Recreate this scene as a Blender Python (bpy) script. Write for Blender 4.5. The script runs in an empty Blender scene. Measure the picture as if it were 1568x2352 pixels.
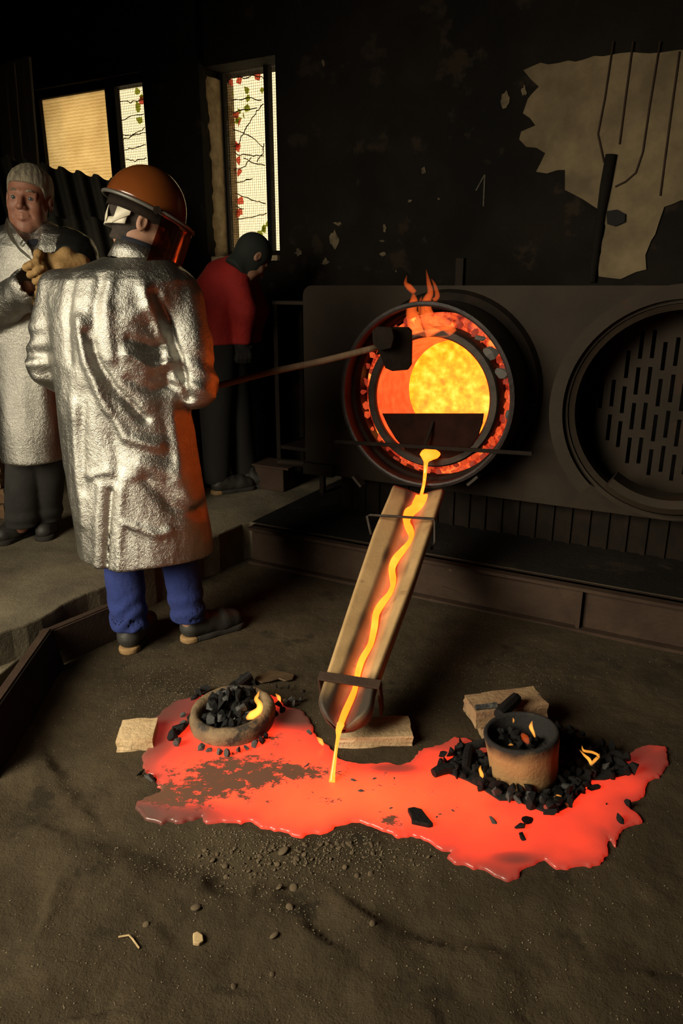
import bpy, bmesh, math, random
import numpy as np
from mathutils import Vector, Matrix

SC = bpy.context.scene
COL = SC.collection
R = math.radians
rng = random.Random(7)

# ------------------------------------------------------------------ camera
FPX, PITCH, CAMZ = 1650.0, R(17.5), 1.40
cam_data = bpy.data.cameras.new('camera')
cam_data.sensor_fit = 'VERTICAL'; cam_data.sensor_height = 36.0
cam_data.lens = FPX / 2352.0 * 36.0
cam_data.clip_start = 0.05
cam = bpy.data.objects.new('camera', cam_data); COL.objects.link(cam)
cam.location = (0, 0, CAMZ); cam.rotation_euler = (R(90) - PITCH, 0, 0)
SC.camera = cam

# ------------------------------------------------------------------ world: hazy warm daylight outside
world = bpy.data.worlds.new('daylight'); SC.world = world; world.use_nodes = True
_bg = world.node_tree.nodes['Background']
_bg.inputs[0].default_value = (1.0, 0.86, 0.58, 1); _bg.inputs[1].default_value = 2.1

# ------------------------------------------------------------------ daylight through the large side opening (behind, to the left)
def area(name, loc, target, sx, sy, energy, color, spread=180):
    d = bpy.data.lights.new(name, 'AREA'); d.shape = 'RECTANGLE'; d.size = sx; d.size_y = sy
    d.energy = energy; d.color = color; d.spread = R(spread)
    o = bpy.data.objects.new(name, d); COL.objects.link(o); o.location = loc
    v = Vector(target) - Vector(loc)
    o.rotation_euler = v.to_track_quat('-Z', 'Y').to_euler()
    return o
area('side_opening_daylight', (-2.58, 0.05, 1.95), (-0.55, 1.95, 0.40), 1.9, 1.7, 74, (1.0, 0.89, 0.68), 96)

SC.view_settings.view_transform = 'Standard'; SC.view_settings.look = 'None'
SC.view_settings.gamma = 1.0; SC.view_settings.use_curve_mapping = False
SC.view_settings.exposure = 0.0
try:
    SC.cycles.use_denoising = True
    SC.cycles.max_bounces = 4; SC.cycles.diffuse_bounces = 2; SC.cycles.glossy_bounces = 2; SC.cycles.transparent_max_bounces = 8
    SC.cycles.use_adaptive_sampling = True; SC.cycles.adaptive_threshold = .06; SC.cycles.adaptive_min_samples = 16
    SC.cycles.sample_clamp_indirect = 4.0
    SC.cycles.volume_max_steps = 256
except Exception: pass

# ------------------------------------------------------------------ pixel rays to points of the place
_cp, _sp = math.cos(PITCH), math.sin(PITCH)
CAM = Vector((0, 0, CAMZ))
def ray(px, py):
    a = (px - 784.0) / FPX; b = -(py - 1176.0) / FPX
    return Vector((a, _cp + b * _sp, -_sp + b * _cp))
def G(px, py, z=0.0):
    d = ray(px, py); return CAM + d * ((z - CAMZ) / d.z)
def at(px, py, Y):
    d = ray(px, py); return CAM + d * (Y / d.y)
def onplane(px, py, p0, n):
    d = ray(px, py); return CAM + d * ((p0 - CAM).dot(n) / d.dot(n))
TH = R(28)
AX = Vector((math.sin(TH), math.cos(TH), 0))       # furnace axis, away from the viewer
TX = Vector((math.cos(TH), -math.sin(TH), 0))      # along the furnace front
D0 = Vector((0.36, 3.2, 0.0))
C0 = AX.dot(D0)
def PL(px, py, off):
    return onplane(px, py, AX * (C0 + off), AX)
def FR(t, off, z):                                   # furnace frame -> world
    return AX * (C0 + off) + TX * t + Vector((0, 0, z))
def tz(px, py, off):
    p = PL(px, py, off); return p.dot(TX), p.z

# ------------------------------------------------------------------ noise
def _hash(ix, iy, iz, seed):
    h = (ix.astype(np.int64) * 374761393 + iy.astype(np.int64) * 668265263 + iz.astype(np.int64) * 2147483647 + seed * 974711) & 0xffffffff
    h = ((h ^ (h >> 13)) * 1274126177) & 0xffffffff
    h = (h ^ (h >> 16)) & 0xffff
    return h / 65535.0
def vnoise(X, Y, Z, seed=0):
    X, Y, Z = np.broadcast_arrays(X, Y, Z)
    ix, iy, iz = np.floor(X), np.floor(Y), np.floor(Z)
    fx, fy, fz = X - ix, Y - iy, Z - iz
    fx = fx * fx * (3 - 2 * fx); fy = fy * fy * (3 - 2 * fy); fz = fz * fz * (3 - 2 * fz)
    r = 0
    for a in (0, 1):
        for b in (0, 1):
            for c in (0, 1):
                w = (fx if a else 1 - fx) * (fy if b else 1 - fy) * (fz if c else 1 - fz)
                r = r + w * _hash(ix + a, iy + b, iz + c, seed)
    return r * 2 - 1

# ------------------------------------------------------------------ signed distance modelling
def surface_nets(F, xs, ys, zs):
    F = F.astype(np.float32)
    nx, ny, nz = F.shape; S = F < 0
    cn = (nx - 1, ny - 1, nz - 1); N = cn[0] * cn[1] * cn[2]
    ax = (np.asarray(xs), np.asarray(ys), np.asarray(zs))
    acc = []; quads = []
    for a in range(3):
        lo = [slice(None)] * 3; hi = [slice(None)] * 3
        lo[a] = slice(0, -1); hi[a] = slice(1, None)
        c = S[tuple(lo)] != S[tuple(hi)]
        I = np.array(np.nonzero(c))
        if I.shape[1] == 0: continue
        J = I.copy(); J[a] += 1
        f0 = F[I[0], I[1], I[2]]; f1 = F[J[0], J[1], J[2]]
        t = f0 / (f0 - f1)
        pos = np.stack([ax[0][I[0]], ax[1][I[1]], ax[2][I[2]]], 1).astype(np.float64)
        pos[:, a] = ax[a][I[a]] * (1 - t) + ax[a][J[a]] * t
        b, d = (a + 1) % 3, (a + 2) % 3
        ids = []; oks = []
        for ob, od in ((0, 0), (-1, 0), (-1, -1), (0, -1)):
            K = I.copy(); K[b] += ob; K[d] += od
            ok = (K[b] >= 0) & (K[b] < cn[b]) & (K[d] >= 0) & (K[d] < cn[d])
            lin = (K[0] * cn[1] + K[1]) * cn[2] + K[2]
            ids.append(lin); oks.append(ok)
            acc.append((lin[ok], pos[ok]))
        ok = oks[0] & oks[1] & oks[2] & oks[3]
        q = np.stack(ids, 1)[ok]
        flip = ~(f0[ok] < 0)
        q[flip] = q[flip][:, ::-1]
        quads.append(q)
    L = np.concatenate([x[0] for x in acc]); P = np.concatenate([x[1] for x in acc])
    u, inv = np.unique(L, return_inverse=True)
    cnt = np.bincount(inv)
    V = np.stack([np.bincount(inv, P[:, k]) / cnt for k in range(3)], 1)
    Q = np.searchsorted(u, np.concatenate(quads))
    return V, Q
def grid(lo, hi, h):
    xs = [np.arange(lo[k], hi[k] + h, h) for k in range(3)]
    X = xs[0][:, None, None]; Y = xs[1][None, :, None]; Z = xs[2][None, None, :]
    return xs, X, Y, Z
def varaxis(lo, hi, h, f0, f1, hf):                  # coarse axis with a fine stretch
    out = list(np.arange(lo, f0, h)) + list(np.arange(f0, f1, hf)) + list(np.arange(f1, hi + h, h))
    return np.array(sorted(set(out)))
def s_cap(X, Y, Z, a, b, ra, rb):
    a = Vector(a); b = Vector(b); d = b - a; L2 = max(d.length_squared, 1e-12)
    t = np.clip(((X - a.x) * d.x + (Y - a.y) * d.y + (Z - a.z) * d.z) / L2, 0, 1)
    return np.sqrt((X - a.x - t * d.x) ** 2 + (Y - a.y - t * d.y) ** 2 + (Z - a.z - t * d.z) ** 2) - (ra + (rb - ra) * t)
def s_ell(X, Y, Z, c, r):
    x = X - c[0]; y = Y - c[1]; z = Z - c[2]
    k0 = np.sqrt((x / r[0]) ** 2 + (y / r[1]) ** 2 + (z / r[2]) ** 2)
    k1 = np.sqrt((x / r[0] ** 2) ** 2 + (y / r[1] ** 2) ** 2 + (z / r[2] ** 2) ** 2) + 1e-9
    return k0 * (k0 - 1) / k1
def s_box(X, Y, Z, c, h, r=0.0):
    qx = np.abs(X - c[0]) - h[0] + r; qy = np.abs(Y - c[1]) - h[1] + r; qz = np.abs(Z - c[2]) - h[2] + r
    return np.sqrt(np.maximum(qx, 0) ** 2 + np.maximum(qy, 0) ** 2 + np.maximum(qz, 0) ** 2) + np.minimum(np.maximum(qx, np.maximum(qy, qz)), 0) - r
def smin(a, b, k):
    h = np.clip(0.5 + 0.5 * (b - a) / k, 0, 1)
    return b * (1 - h) + a * h - k * h * (1 - h)
def smax(a, b, k): return -smin(-a, -b, k)
def local(X, Y, Z, o, M):                            # M rows = local axes in world
    x = X - o[0]; y = Y - o[1]; z = Z - o[2]
    return [M[k][0] * x + M[k][1] * y + M[k][2] * z for k in range(3)]
def chain(X, Y, Z, pts, rad, k=0.02):
    f = None
    for i in range(len(pts) - 1):
        c = s_cap(X, Y, Z, pts[i], pts[i + 1], rad[i], rad[i + 1])
        f = c if f is None else smin(f, c, k)
    return f

# ------------------------------------------------------------------ mesh collecting
class MB:
    def __init__(s): s.v = []; s.f = []
    def add(s, vs, fs):
        n = len(s.v); s.v += [tuple(p) for p in vs]; s.f += [tuple(i + n for i in q) for q in fs]; return s
    def hexa(s, p):                                  # 8 corners: bottom 4 then top 4
        return s.add(p, [(3, 2, 1, 0), (4, 5, 6, 7), (0, 1, 5, 4), (1, 2, 6, 5), (2, 3, 7, 6), (3, 0, 4, 7)])
    def box(s, c, h, M=None):
        M = M or (Vector((1, 0, 0)), Vector((0, 1, 0)), Vector((0, 0, 1))); c = Vector(c)
        P = []
        for z in (-1, 1):
            for x, y in ((-1, -1), (1, -1), (1, 1), (-1, 1)):
                P.append(c + M[0] * (x * h[0]) + M[1] * (y * h[1]) + M[2] * (z * h[2]))
        return s.hexa(P)
    def bar(s, a, b, w, h, up=(0, 0, 1)):
        a = Vector(a); b = Vector(b); d = (b - a).normalized(); sd = d.cross(Vector(up)).normalized(); u = sd.cross(d)
        return s.box((a + b) / 2, ((b - a).length / 2, w / 2, h / 2), (d, sd, u))
    def tube(s, pts, rad, n=10, caps=True, flat=1.0, up=(0, 0, 1)):
        pts = [Vector(p) for p in pts]
        if not hasattr(rad, '__len__'): rad = [rad] * len(pts)
        vs = []; fs = []
        prev = None
        for i, p in enumerate(pts):
            d = (pts[min(i + 1, len(pts) - 1)] - pts[max(i - 1, 0)]).normalized()
            if prev is None:
                u = Vector(up); u = (u - d * u.dot(d))
                if u.length < 1e-3: u = Vector((1, 0, 0)); u = u - d * u.dot(d)
            else:
                u = prev - d * prev.dot(d)
            u.normalize(); prev = u; w = d.cross(u)
            for k in range(n):
                a = 2 * math.pi * k / n
                vs.append(p + (w * math.cos(a) + u * (math.sin(a) * flat)) * rad[i])
        for i in range(len(pts) - 1):
            for k in range(n):
                fs.append((i * n + k, i * n + (k + 1) % n, (i + 1) * n + (k + 1) % n, (i + 1) * n + k))
        if caps:
            fs.append(tuple(range(n - 1, -1, -1))); m = (len(pts) - 1) * n
            fs.append(tuple(range(m, m + n)))
        return s.add(vs, fs)
    def lathe(s, o, axis, prof, n=48, close=False, a0=0.0, a1=2 * math.pi, ref=None):
        """prof: (radius, distance along axis); swept about the axis through o."""
        o = Vector(o); axis = Vector(axis).normalized()
        u = Vector(ref) if ref else (Vector((0, 0, 1)) if abs(axis.z) < .9 else Vector((1, 0, 0)))
        u = (u - axis * u.dot(axis)).normalized(); w = axis.cross(u)
        full = abs(a1 - a0 - 2 * math.pi) < 1e-6
        m = n if full else n + 1
        vs = []; fs = []
        for k in range(m):
            a = a0 + (a1 - a0) * k / n
            for r, h in prof: vs.append(o + axis * h + (u * math.cos(a) + w * math.sin(a)) * r)
        np_ = len(prof)
        for k in range(n):
            k2 = (k + 1) % m
            for j in range(np_ if close else np_ - 1):
                j2 = (j + 1) % np_
                fs.append((k * np_ + j, k2 * np_ + j, k2 * np_ + j2, k * np_ + j2))
        if not full and close:
            fs.append(tuple(range(np_))); fs.append(tuple(range(n * np_ + np_ - 1, n * np_ - 1, -1)))
        return s.add(vs, fs)
    def prism(s, poly, d):                            # planar polygon extruded by the vector d
        poly = [Vector(p) for p in poly]; d = Vector(d); n = len(poly)
        vs = poly + [p + d for p in poly]
        fs = [tuple(range(n - 1, -1, -1)), tuple(range(n, 2 * n))] + [(i, (i + 1) % n, n + (i + 1) % n, n + i) for i in range(n)]
        return s.add(vs, fs)

def mesh_from(name, V, Fc, smooth=False, fix=True):
    me = bpy.data.meshes.new(name)
    me.from_pydata([tuple(v) for v in V], [], [tuple(int(i) for i in f) for f in Fc])
    if fix:
        bm = bmesh.new(); bm.from_mesh(me); bmesh.ops.recalc_face_normals(bm, faces=bm.faces); bm.to_mesh(me); bm.free()
    me.update()
    if smooth: me.polygons.foreach_set('use_smooth', [True] * len(me.polygons))
    return me
def mesh_np(name, V, Q, smooth=True):
    me = bpy.data.meshes.new(name)
    nq = len(Q); k = Q.shape[1]
    me.vertices.add(len(V)); me.vertices.foreach_set('co', np.asarray(V, np.float32).ravel())
    me.loops.add(nq * k); me.loops.foreach_set('vertex_index', np.asarray(Q, np.int32).ravel())
    me.polygons.add(nq); me.polygons.foreach_set('loop_start', np.arange(0, nq * k, k, dtype=np.int32))
    me.update(calc_edges=True); me.validate()
    me.polygons.foreach_set('use_smooth', np.ones(len(me.polygons), dtype=bool))
    return me
def wloc(o):
    v = Vector((0, 0, 0))
    while o is not None: v += o.location; o = o.parent
    return v
def link(name, me, mat, parent=None, loc=None):
    """mesh given in world coordinates; stored relative to its own origin"""
    o = bpy.data.objects.new(name, me); COL.objects.link(o)
    if mat is not None and len(me.materials) == 0: me.materials.append(mat)
    if parent is not None:
        o.parent = parent
        w = wloc(parent); me.transform(Matrix.Translation(-w))
    elif loc is not None:
        o.location = loc; me.transform(Matrix.Translation(-Vector(loc)))
    return o
def obj(name, mb, mat, parent=None, loc=None, smooth=False, bevel=0.0, auto=None):
    me = mesh_from(name, mb.v, mb.f, smooth)
    if auto is not None:
        me.polygons.foreach_set('use_smooth', [True] * len(me.polygons))
        bm = bmesh.new(); bm.from_mesh(me)
        for e in bm.edges:
            if len(e.link_faces) == 2 and e.calc_face_angle(0) > R(auto): e.smooth = False
        bm.to_mesh(me); bm.free()
    if parent is None and loc is None:
        loc = base_of(mb.v)
    o = link(name, me, mat, parent, loc)
    if bevel > 0:
        m = o.modifiers.new('bevel', 'BEVEL'); m.width = bevel; m.segments = 2; m.limit_method = 'ANGLE'; m.angle_limit = R(35)
    return o
def base_of(vs):
    a = np.array([tuple(v) for v in vs]); return Vector(((a[:, 0].min() + a[:, 0].max()) / 2, (a[:, 1].min() + a[:, 1].max()) / 2, a[:, 2].min()))
def obj_np(name, V, Q, mat, parent=None, loc=None, smooth=True):
    me = mesh_np(name, V, Q, smooth)
    if parent is None and loc is None: loc = base_of(V)
    return link(name, me, mat, parent, loc)
def tag(o, label, cat, group=None, kind=None):
    o['label'] = label; o['category'] = cat
    if group: o['group'] = group
    if kind: o['kind'] = kind
    return o
def thing(name, label, cat, loc, group=None):
    o = bpy.data.objects.new(name, None); COL.objects.link(o); o.location = loc; o.empty_display_size = .1
    return tag(o, label, cat, group)
def struct(o, label, cat): return tag(o, label, cat, kind='structure')

# ------------------------------------------------------------------ materials
def lin(c):
    f = lambda u: u / 12.92 if u <= .04045 else ((u + .055) / 1.055) ** 2.4
    return tuple(f(v / 255.0) for v in c)
def mat(name, c1, c2=None, scale=8.0, rough=.8, metal=0.0, bump=0.0, bscale=60.0, rough2=None, detail=4.0,
        stretch=(1, 1, 1), emit=None, estr=1.0, spec=None, c3=None, s3=3.0, t3=.55, bump2=0.0, b2scale=8.0, lo=.35, hi=.65):
    m = bpy.data.materials.new(name); m.use_nodes = True
    nt = m.node_tree; N = nt.nodes; Lk = nt.links; b = N['Principled BSDF']
    b.inputs['Roughness'].default_value = rough; b.inputs['Metallic'].default_value = metal
    if spec is not None: b.inputs['Specular IOR Level'].default_value = spec
    tc = N.new('ShaderNodeTexCoord'); mp = N.new('ShaderNodeMapping'); mp.inputs['Scale'].default_value = stretch
    Lk.new(tc.outputs['Object'], mp.inputs['Vector'])
    def noise(sc, det=detail):
        n = N.new('ShaderNodeTexNoise'); n.inputs['Scale'].default_value = sc; n.inputs['Detail'].default_value = det
        n.inputs['Roughness'].default_value = .62
        Lk.new(mp.outputs[0], n.inputs['Vector']); return n
    def ramp(src, a, c):
        r = N.new('ShaderNodeMapRange'); r.inputs['From Min'].default_value = a; r.inputs['From Max'].default_value = c
        Lk.new(src, r.inputs['Value']); return r.outputs[0]
    if c2 is None: b.inputs['Base Color'].default_value = (*c1, 1)
    else:
        n = noise(scale); f = ramp(n.outputs[0], lo, hi)
        mx = N.new('ShaderNodeMix'); mx.data_type = 'RGBA'
        mx.inputs[6].default_value = (*c1, 1); mx.inputs[7].default_value = (*c2, 1); Lk.new(f, mx.inputs[0])
        out = mx.outputs[2]
        if c3 is not None:
            n3 = noise(s3); f3 = ramp(n3.outputs[0], t3, t3 + .06)
            m3 = N.new('ShaderNodeMix'); m3.data_type = 'RGBA'; Lk.new(out, m3.inputs[6]); m3.inputs[7].default_value = (*c3, 1)
            Lk.new(f3, m3.inputs[0]); out = m3.outputs[2]
        Lk.new(out, b.inputs['Base Color'])
        if rough2 is not None:
            rr = N.new('ShaderNodeMapRange'); rr.inputs['To Min'].default_value = rough; rr.inputs['To Max'].default_value = rough2
            Lk.new(f, rr.inputs['Value']); Lk.new(rr.outputs[0], b.inputs['Roughness'])
    if bump > 0:
        nb = noise(bscale, 5); bp = N.new('ShaderNodeBump'); bp.inputs['Strength'].default_value = bump; bp.inputs['Distance'].default_value = .01
        Lk.new(nb.outputs[0], bp.inputs['Height']); last = bp
        if bump2 > 0:
            n2 = noise(b2scale, 4); b2 = N.new('ShaderNodeBump'); b2.inputs['Strength'].default_value = bump2; b2.inputs['Distance'].default_value = .03
            Lk.new(n2.outputs[0], b2.inputs['Height']); Lk.new(bp.outputs[0], b2.inputs['Normal']); last = b2
        Lk.new(last.outputs[0], b.inputs['Normal'])
    if emit is not None:
        b.inputs['Emission Color'].default_value = (*emit, 1); b.inputs['Emission Strength'].default_value = estr
    return m
def set_ramp(el, stops):
    el.remove(el[1]); el[0].position = stops[0][0]; el[0].color = (*stops[0][1], 1)
    for p, c in stops[1:]:
        e = el.new(p); e.color = (*c, 1)
def glow(name, stops, scale, estr=1.0, base=(.02, .01, .008), rough=.5, detail=6, attr=None, bump=0.0):
    """a glowing-hot surface: temperature varies with noise (and a heat attribute)"""
    m = bpy.data.materials.new(name); m.use_nodes = True; nt = m.node_tree; N = nt.nodes; Lk = nt.links; b = N['Principled BSDF']
    b.inputs['Base Color'].default_value = (*base, 1); b.inputs['Roughness'].default_value = rough
    tc = N.new('ShaderNodeTexCoord'); n = N.new('ShaderNodeTexNoise'); n.inputs['Scale'].default_value = scale; n.inputs['Detail'].default_value = detail
    Lk.new(tc.outputs['Object'], n.inputs['Vector'])
    r = N.new('ShaderNodeValToRGB'); el = r.color_ramp.elements
    set_ramp(el, stops)
    src = n.outputs[0]
    if attr:
        at_ = N.new('ShaderNodeAttribute'); at_.attribute_name = attr
        ma = N.new('ShaderNodeMath'); ma.operation = 'MULTIPLY_ADD'
        sb = N.new('ShaderNodeMath'); sb.operation = 'SUBTRACT'; Lk.new(src, sb.inputs[0]); sb.inputs[1].default_value = .5
        Lk.new(sb.outputs[0], ma.inputs[0]); ma.inputs[1].default_value = .35; Lk.new(at_.outputs['Fac'], ma.inputs[2]); src = ma.outputs[0]
    Lk.new(src, r.inputs[0]); Lk.new(r.outputs[0], b.inputs['Emission Color']); b.inputs['Emission Strength'].default_value = estr
    if bump:
        bp = N.new('ShaderNodeBump'); bp.inputs['Strength'].default_value = bump; bp.inputs['Distance'].default_value = .01
        Lk.new(n.outputs[0], bp.inputs['Height']); Lk.new(bp.outputs[0], b.inputs['Normal'])
    return m
def setattr_f(me, name, vals):
    a = me.attributes.new(name, 'FLOAT', 'POINT'); a.data.foreach_set('value', np.asarray(vals, np.float32))

MT = {}
MT['sand'] = mat('moulding_sand', (.036, .0265, .0140), (.062, .046, .0255), 3.5, .95, 0, .5, 190, spec=.2, c3=(.028, .021, .012), s3=5, t3=.60, bump2=.25, b2scale=28)
MT['concrete'] = mat('dusty_concrete', (.085, .068, .042), (.16, .13, .08), 4, .9, 0, .4, 90, bump2=.3, b2scale=9)
MT['soot'] = mat('sooty_wall', (.0045, .0036, .0026), (.011, .0078, .005), 2.2, .92, 0, .5, 40, spec=.2, c3=(.022, .015, .009), s3=4.5, t3=.60, bump2=.3, b2scale=7)
MT['plaster'] = mat('old_plaster', (.20, .148, .078), (.11, .080, .042), 5, .9, 0, .3, 60)
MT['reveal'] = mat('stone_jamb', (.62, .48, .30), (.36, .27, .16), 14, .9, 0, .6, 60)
MT['ceiling'] = mat('dark_ceiling', (.005, .004, .003), (.008, .006, .005), 3, .9)
MT['steel'] = mat('furnace_steel', (.016, .0115, .0068), (.027, .0185, .0108), 3, .7, .1, .12, 50, spec=.2, c3=(.030, .016, .008), s3=4, t3=.62)
MT['rust'] = mat('rusty_steel', (.034, .018, .011), (.050, .030, .018), 7, .8, .1, .3, 60, spec=.3, c3=(.12, .085, .05), s3=22, t3=.71)
MT['drum'] = mat('scorched_drum', (.014, .011, .010), (.034, .024, .021), 9, .5, .3, .2, 70)
MT['iron'] = mat('dark_iron', (.008, .006, .004), (.015, .0095, .0065), 12, .8, 0, .2, 80, spec=.12)
MT['rimiron'] = mat('worn_rim_iron', (.040, .030, .021), (.020, .015, .011), 16, .6, .2, .15, 80, spec=.3)
MT['black'] = mat('near_black', (.006, .005, .004), rough=.9)
MT['tan'] = mat('launder_clay', (.40, .26, .115), (.50, .34, .16), 7, .7, 0, .18, 60, c3=(.30, .17, .08), s3=9, t3=.60)
MT['brick'] = mat('fire_brick', (.60, .44, .25), (.47, .32, .165), 14, .9, 0, .5, 70, c3=(.30, .21, .12), s3=40, t3=.66)
MT['brick2'] = mat('used_fire_brick', (.30, .20, .10), (.22, .12, .06), 14, .9, 0, .5, 70, c3=(.10, .075, .05), s3=18, t3=.60)
MT['ringclay'] = mat('burnt_clay', (.22, .148, .074), (.11, .074, .040), 14, .8, 0, .5, 70, c3=(.035, .027, .019), s3=11, t3=.53)
MT['cruc'] = mat('crucible_clay', (.36, .215, .085), (.27, .155, .06), 10, .85, 0, .4, 90, c3=(.20, .115, .05), s3=9, t3=.62)
MT['coal'] = mat('charcoal', (.004, .004, .004), (.009, .0085, .008), 40, .7, 0, .4, 120, spec=.25)
MT['ash'] = mat('ashy_charcoal', (.020, .020, .019), (.13, .13, .12), 28, .8, 0, .4, 120, lo=.45, hi=.62)
MT['greyash'] = mat('grey_burnt_charcoal', (.10, .095, .085), (.20, .19, .17), 60, .9, 0, .7, 90, stretch=(1, 1, .25))
MT['whiteash'] = mat('white_ash', (.42, .40, .36), (.28, .25, .22), 40, .9)
MT['silver'] = None
MT['blue'] = mat('blue_workwear', (.009, .019, .105), (.013, .027, .145), 9, .9, 0, .3, 260, bump2=.3, b2scale=18)
MT['greytrouser'] = mat('dark_grey_trousers', (.020, .019, .017), (.032, .03, .027), 9, .9, 0, .3, 200)
MT['shoe'] = mat('black_leather_shoe', (.018, .017, .015), (.035, .032, .027), 14, .55, 0, .2, 90)
MT['solerubber'] = mat('dark_sole', (.02, .017, .013), rough=.85)
MT['sole'] = mat('tan_heel', (.30, .18, .07), (.20, .12, .05), 30, .8)
MT['skin'] = mat('skin', (.33, .150, .092), (.26, .105, .064), 22, .55, 0, .08, 220)
MT['skin2'] = mat('skin_shaved', (.36, .19, .12), (.27, .14, .085), 30, .6, 0, .08, 220)
MT['hairgrey'] = mat('grey_hair', (.34, .29, .20), (.13, .105, .07), 55, .6, 0, .8, 240, stretch=(1, 1, .22))
MT['hairdark'] = mat('dark_cropped_hair', (.022, .015, .010), (.040, .027, .018), 60, .8, 0, .6, 260)
MT['red'] = mat('red_jacket', (.34, .012, .008), (.26, .008, .006), 7, .85, 0, .3, 160, bump2=.3, b2scale=12)
MT['glove'] = mat('tan_leather', (.36, .215, .075), (.24, .135, .045), 18, .75, 0, .4, 80)
MT['shirt'] = mat('navy_shirt', (.010, .011, .018), rough=.9)
MT['helmet'] = mat('orange_helmet', (.115, .030, .007), (.16, .045, .009), 3, .2, .0, spec=.6)
MT['cream'] = mat('cream_plastic', (.62, .57, .44), (.55, .5, .38), 30, .5)
MT['trimgrey'] = mat('grey_edge_trim', (.12, .115, .10), rough=.4, metal=.3)
MT['wood'] = mat('old_wood', (.14, .085, .045), (.09, .055, .03), 9, .85, 0, .4, 60, stretch=(1, 1, .1))
MT['plank'] = mat('dark_plank', (.050, .037, .025), (.030, .023, .016), 6, .9, 0, .4, 40, stretch=(1, 1, .1))
MT['asb'] = mat('fibre_cement', (.020, .018, .012), (.032, .028, .019), 9, .9, 0, .4, 60)
MT['stone'] = mat('pebble', (.115, .080, .043), (.060, .043, .024), 60, .95)
MT['frame'] = mat('dark_frame', (.004, .0035, .003), (.008, .006, .005), 9, .8, spec=.2)
MT['leaf'] = mat('green_leaf', (.16, .22, .03), (.10, .15, .02), 30, .6)
MT['leafred'] = mat('red_leaf', (.55, .08, .06), (.40, .05, .05), 30, .6)
MT['eye'] = mat('eye_white', (.22, .17, .14), rough=.3)
MT['iris'] = mat('iris', (.05, .06, .06), rough=.2)
MT['silver_dark_reflection'] = mat('sleeve_painted_dark_reflection', (.02, .02, .018), (.03, .03, .026), 6, .25, .5, .3, 30)  # silver coat sleeve; its reflection of the dark room is put into the colour

def make_silver():
    m = bpy.data.materials.new('aluminised_cloth'); m.use_nodes = True; nt = m.node_tree; N = nt.nodes; Lk = nt.links; b = N['Principled BSDF']
    b.inputs['Metallic'].default_value = 1.0; b.inputs['Roughness'].default_value = .37
    tc = N.new('ShaderNodeTexCoord')
    n0 = N.new('ShaderNodeTexNoise'); n0.inputs['Scale'].default_value = 9; n0.inputs['Detail'].default_value = 5
    Lk.new(tc.outputs['Object'], n0.inputs['Vector'])
    mx = N.new('ShaderNodeMix'); mx.data_type = 'RGBA'; mx.inputs[6].default_value = (.28, .27, .24, 1); mx.inputs[7].default_value = (.58, .56, .50, 1)
    Lk.new(n0.outputs[0], mx.inputs[0]); Lk.new(mx.outputs[2], b.inputs['Base Color'])
    # crinkle: fine creased grain over larger soft crumples
    n1 = N.new('ShaderNodeTexNoise'); n1.inputs['Scale'].default_value = 380; n1.inputs['Detail'].default_value = 3
    n2 = N.new('ShaderNodeTexNoise'); n2.inputs['Scale'].default_value = 80; n2.inputs['Detail'].default_value = 4; n2.inputs['Distortion'].default_value = .6
    v = N.new('ShaderNodeTexVoronoi'); v.feature = 'DISTANCE_TO_EDGE'; v.inputs['Scale'].default_value = 260
    for q in (n1, n2, v): Lk.new(tc.outputs['Object'], q.inputs['Vector'])
    b1 = N.new('ShaderNodeBump'); b1.inputs['Strength'].default_value = .7; b1.inputs['Distance'].default_value = .003; Lk.new(n1.outputs[0], b1.inputs['Height'])
    b2 = N.new('ShaderNodeBump'); b2.inputs['Strength'].default_value = .30; b2.inputs['Distance'].default_value = .010; Lk.new(n2.outputs[0], b2.inputs['Height']); Lk.new(b1.outputs[0], b2.inputs['Normal'])
    b3 = N.new('ShaderNodeBump'); b3.inputs['Strength'].default_value = .12; b3.inputs['Distance'].default_value = .002; Lk.new(v.outputs[0], b3.inputs['Height']); Lk.new(b2.outputs[0], b3.inputs['Normal'])
    Lk.new(b3.outputs[0], b.inputs['Normal'])
    return m
MT['silver'] = make_silver()
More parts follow.
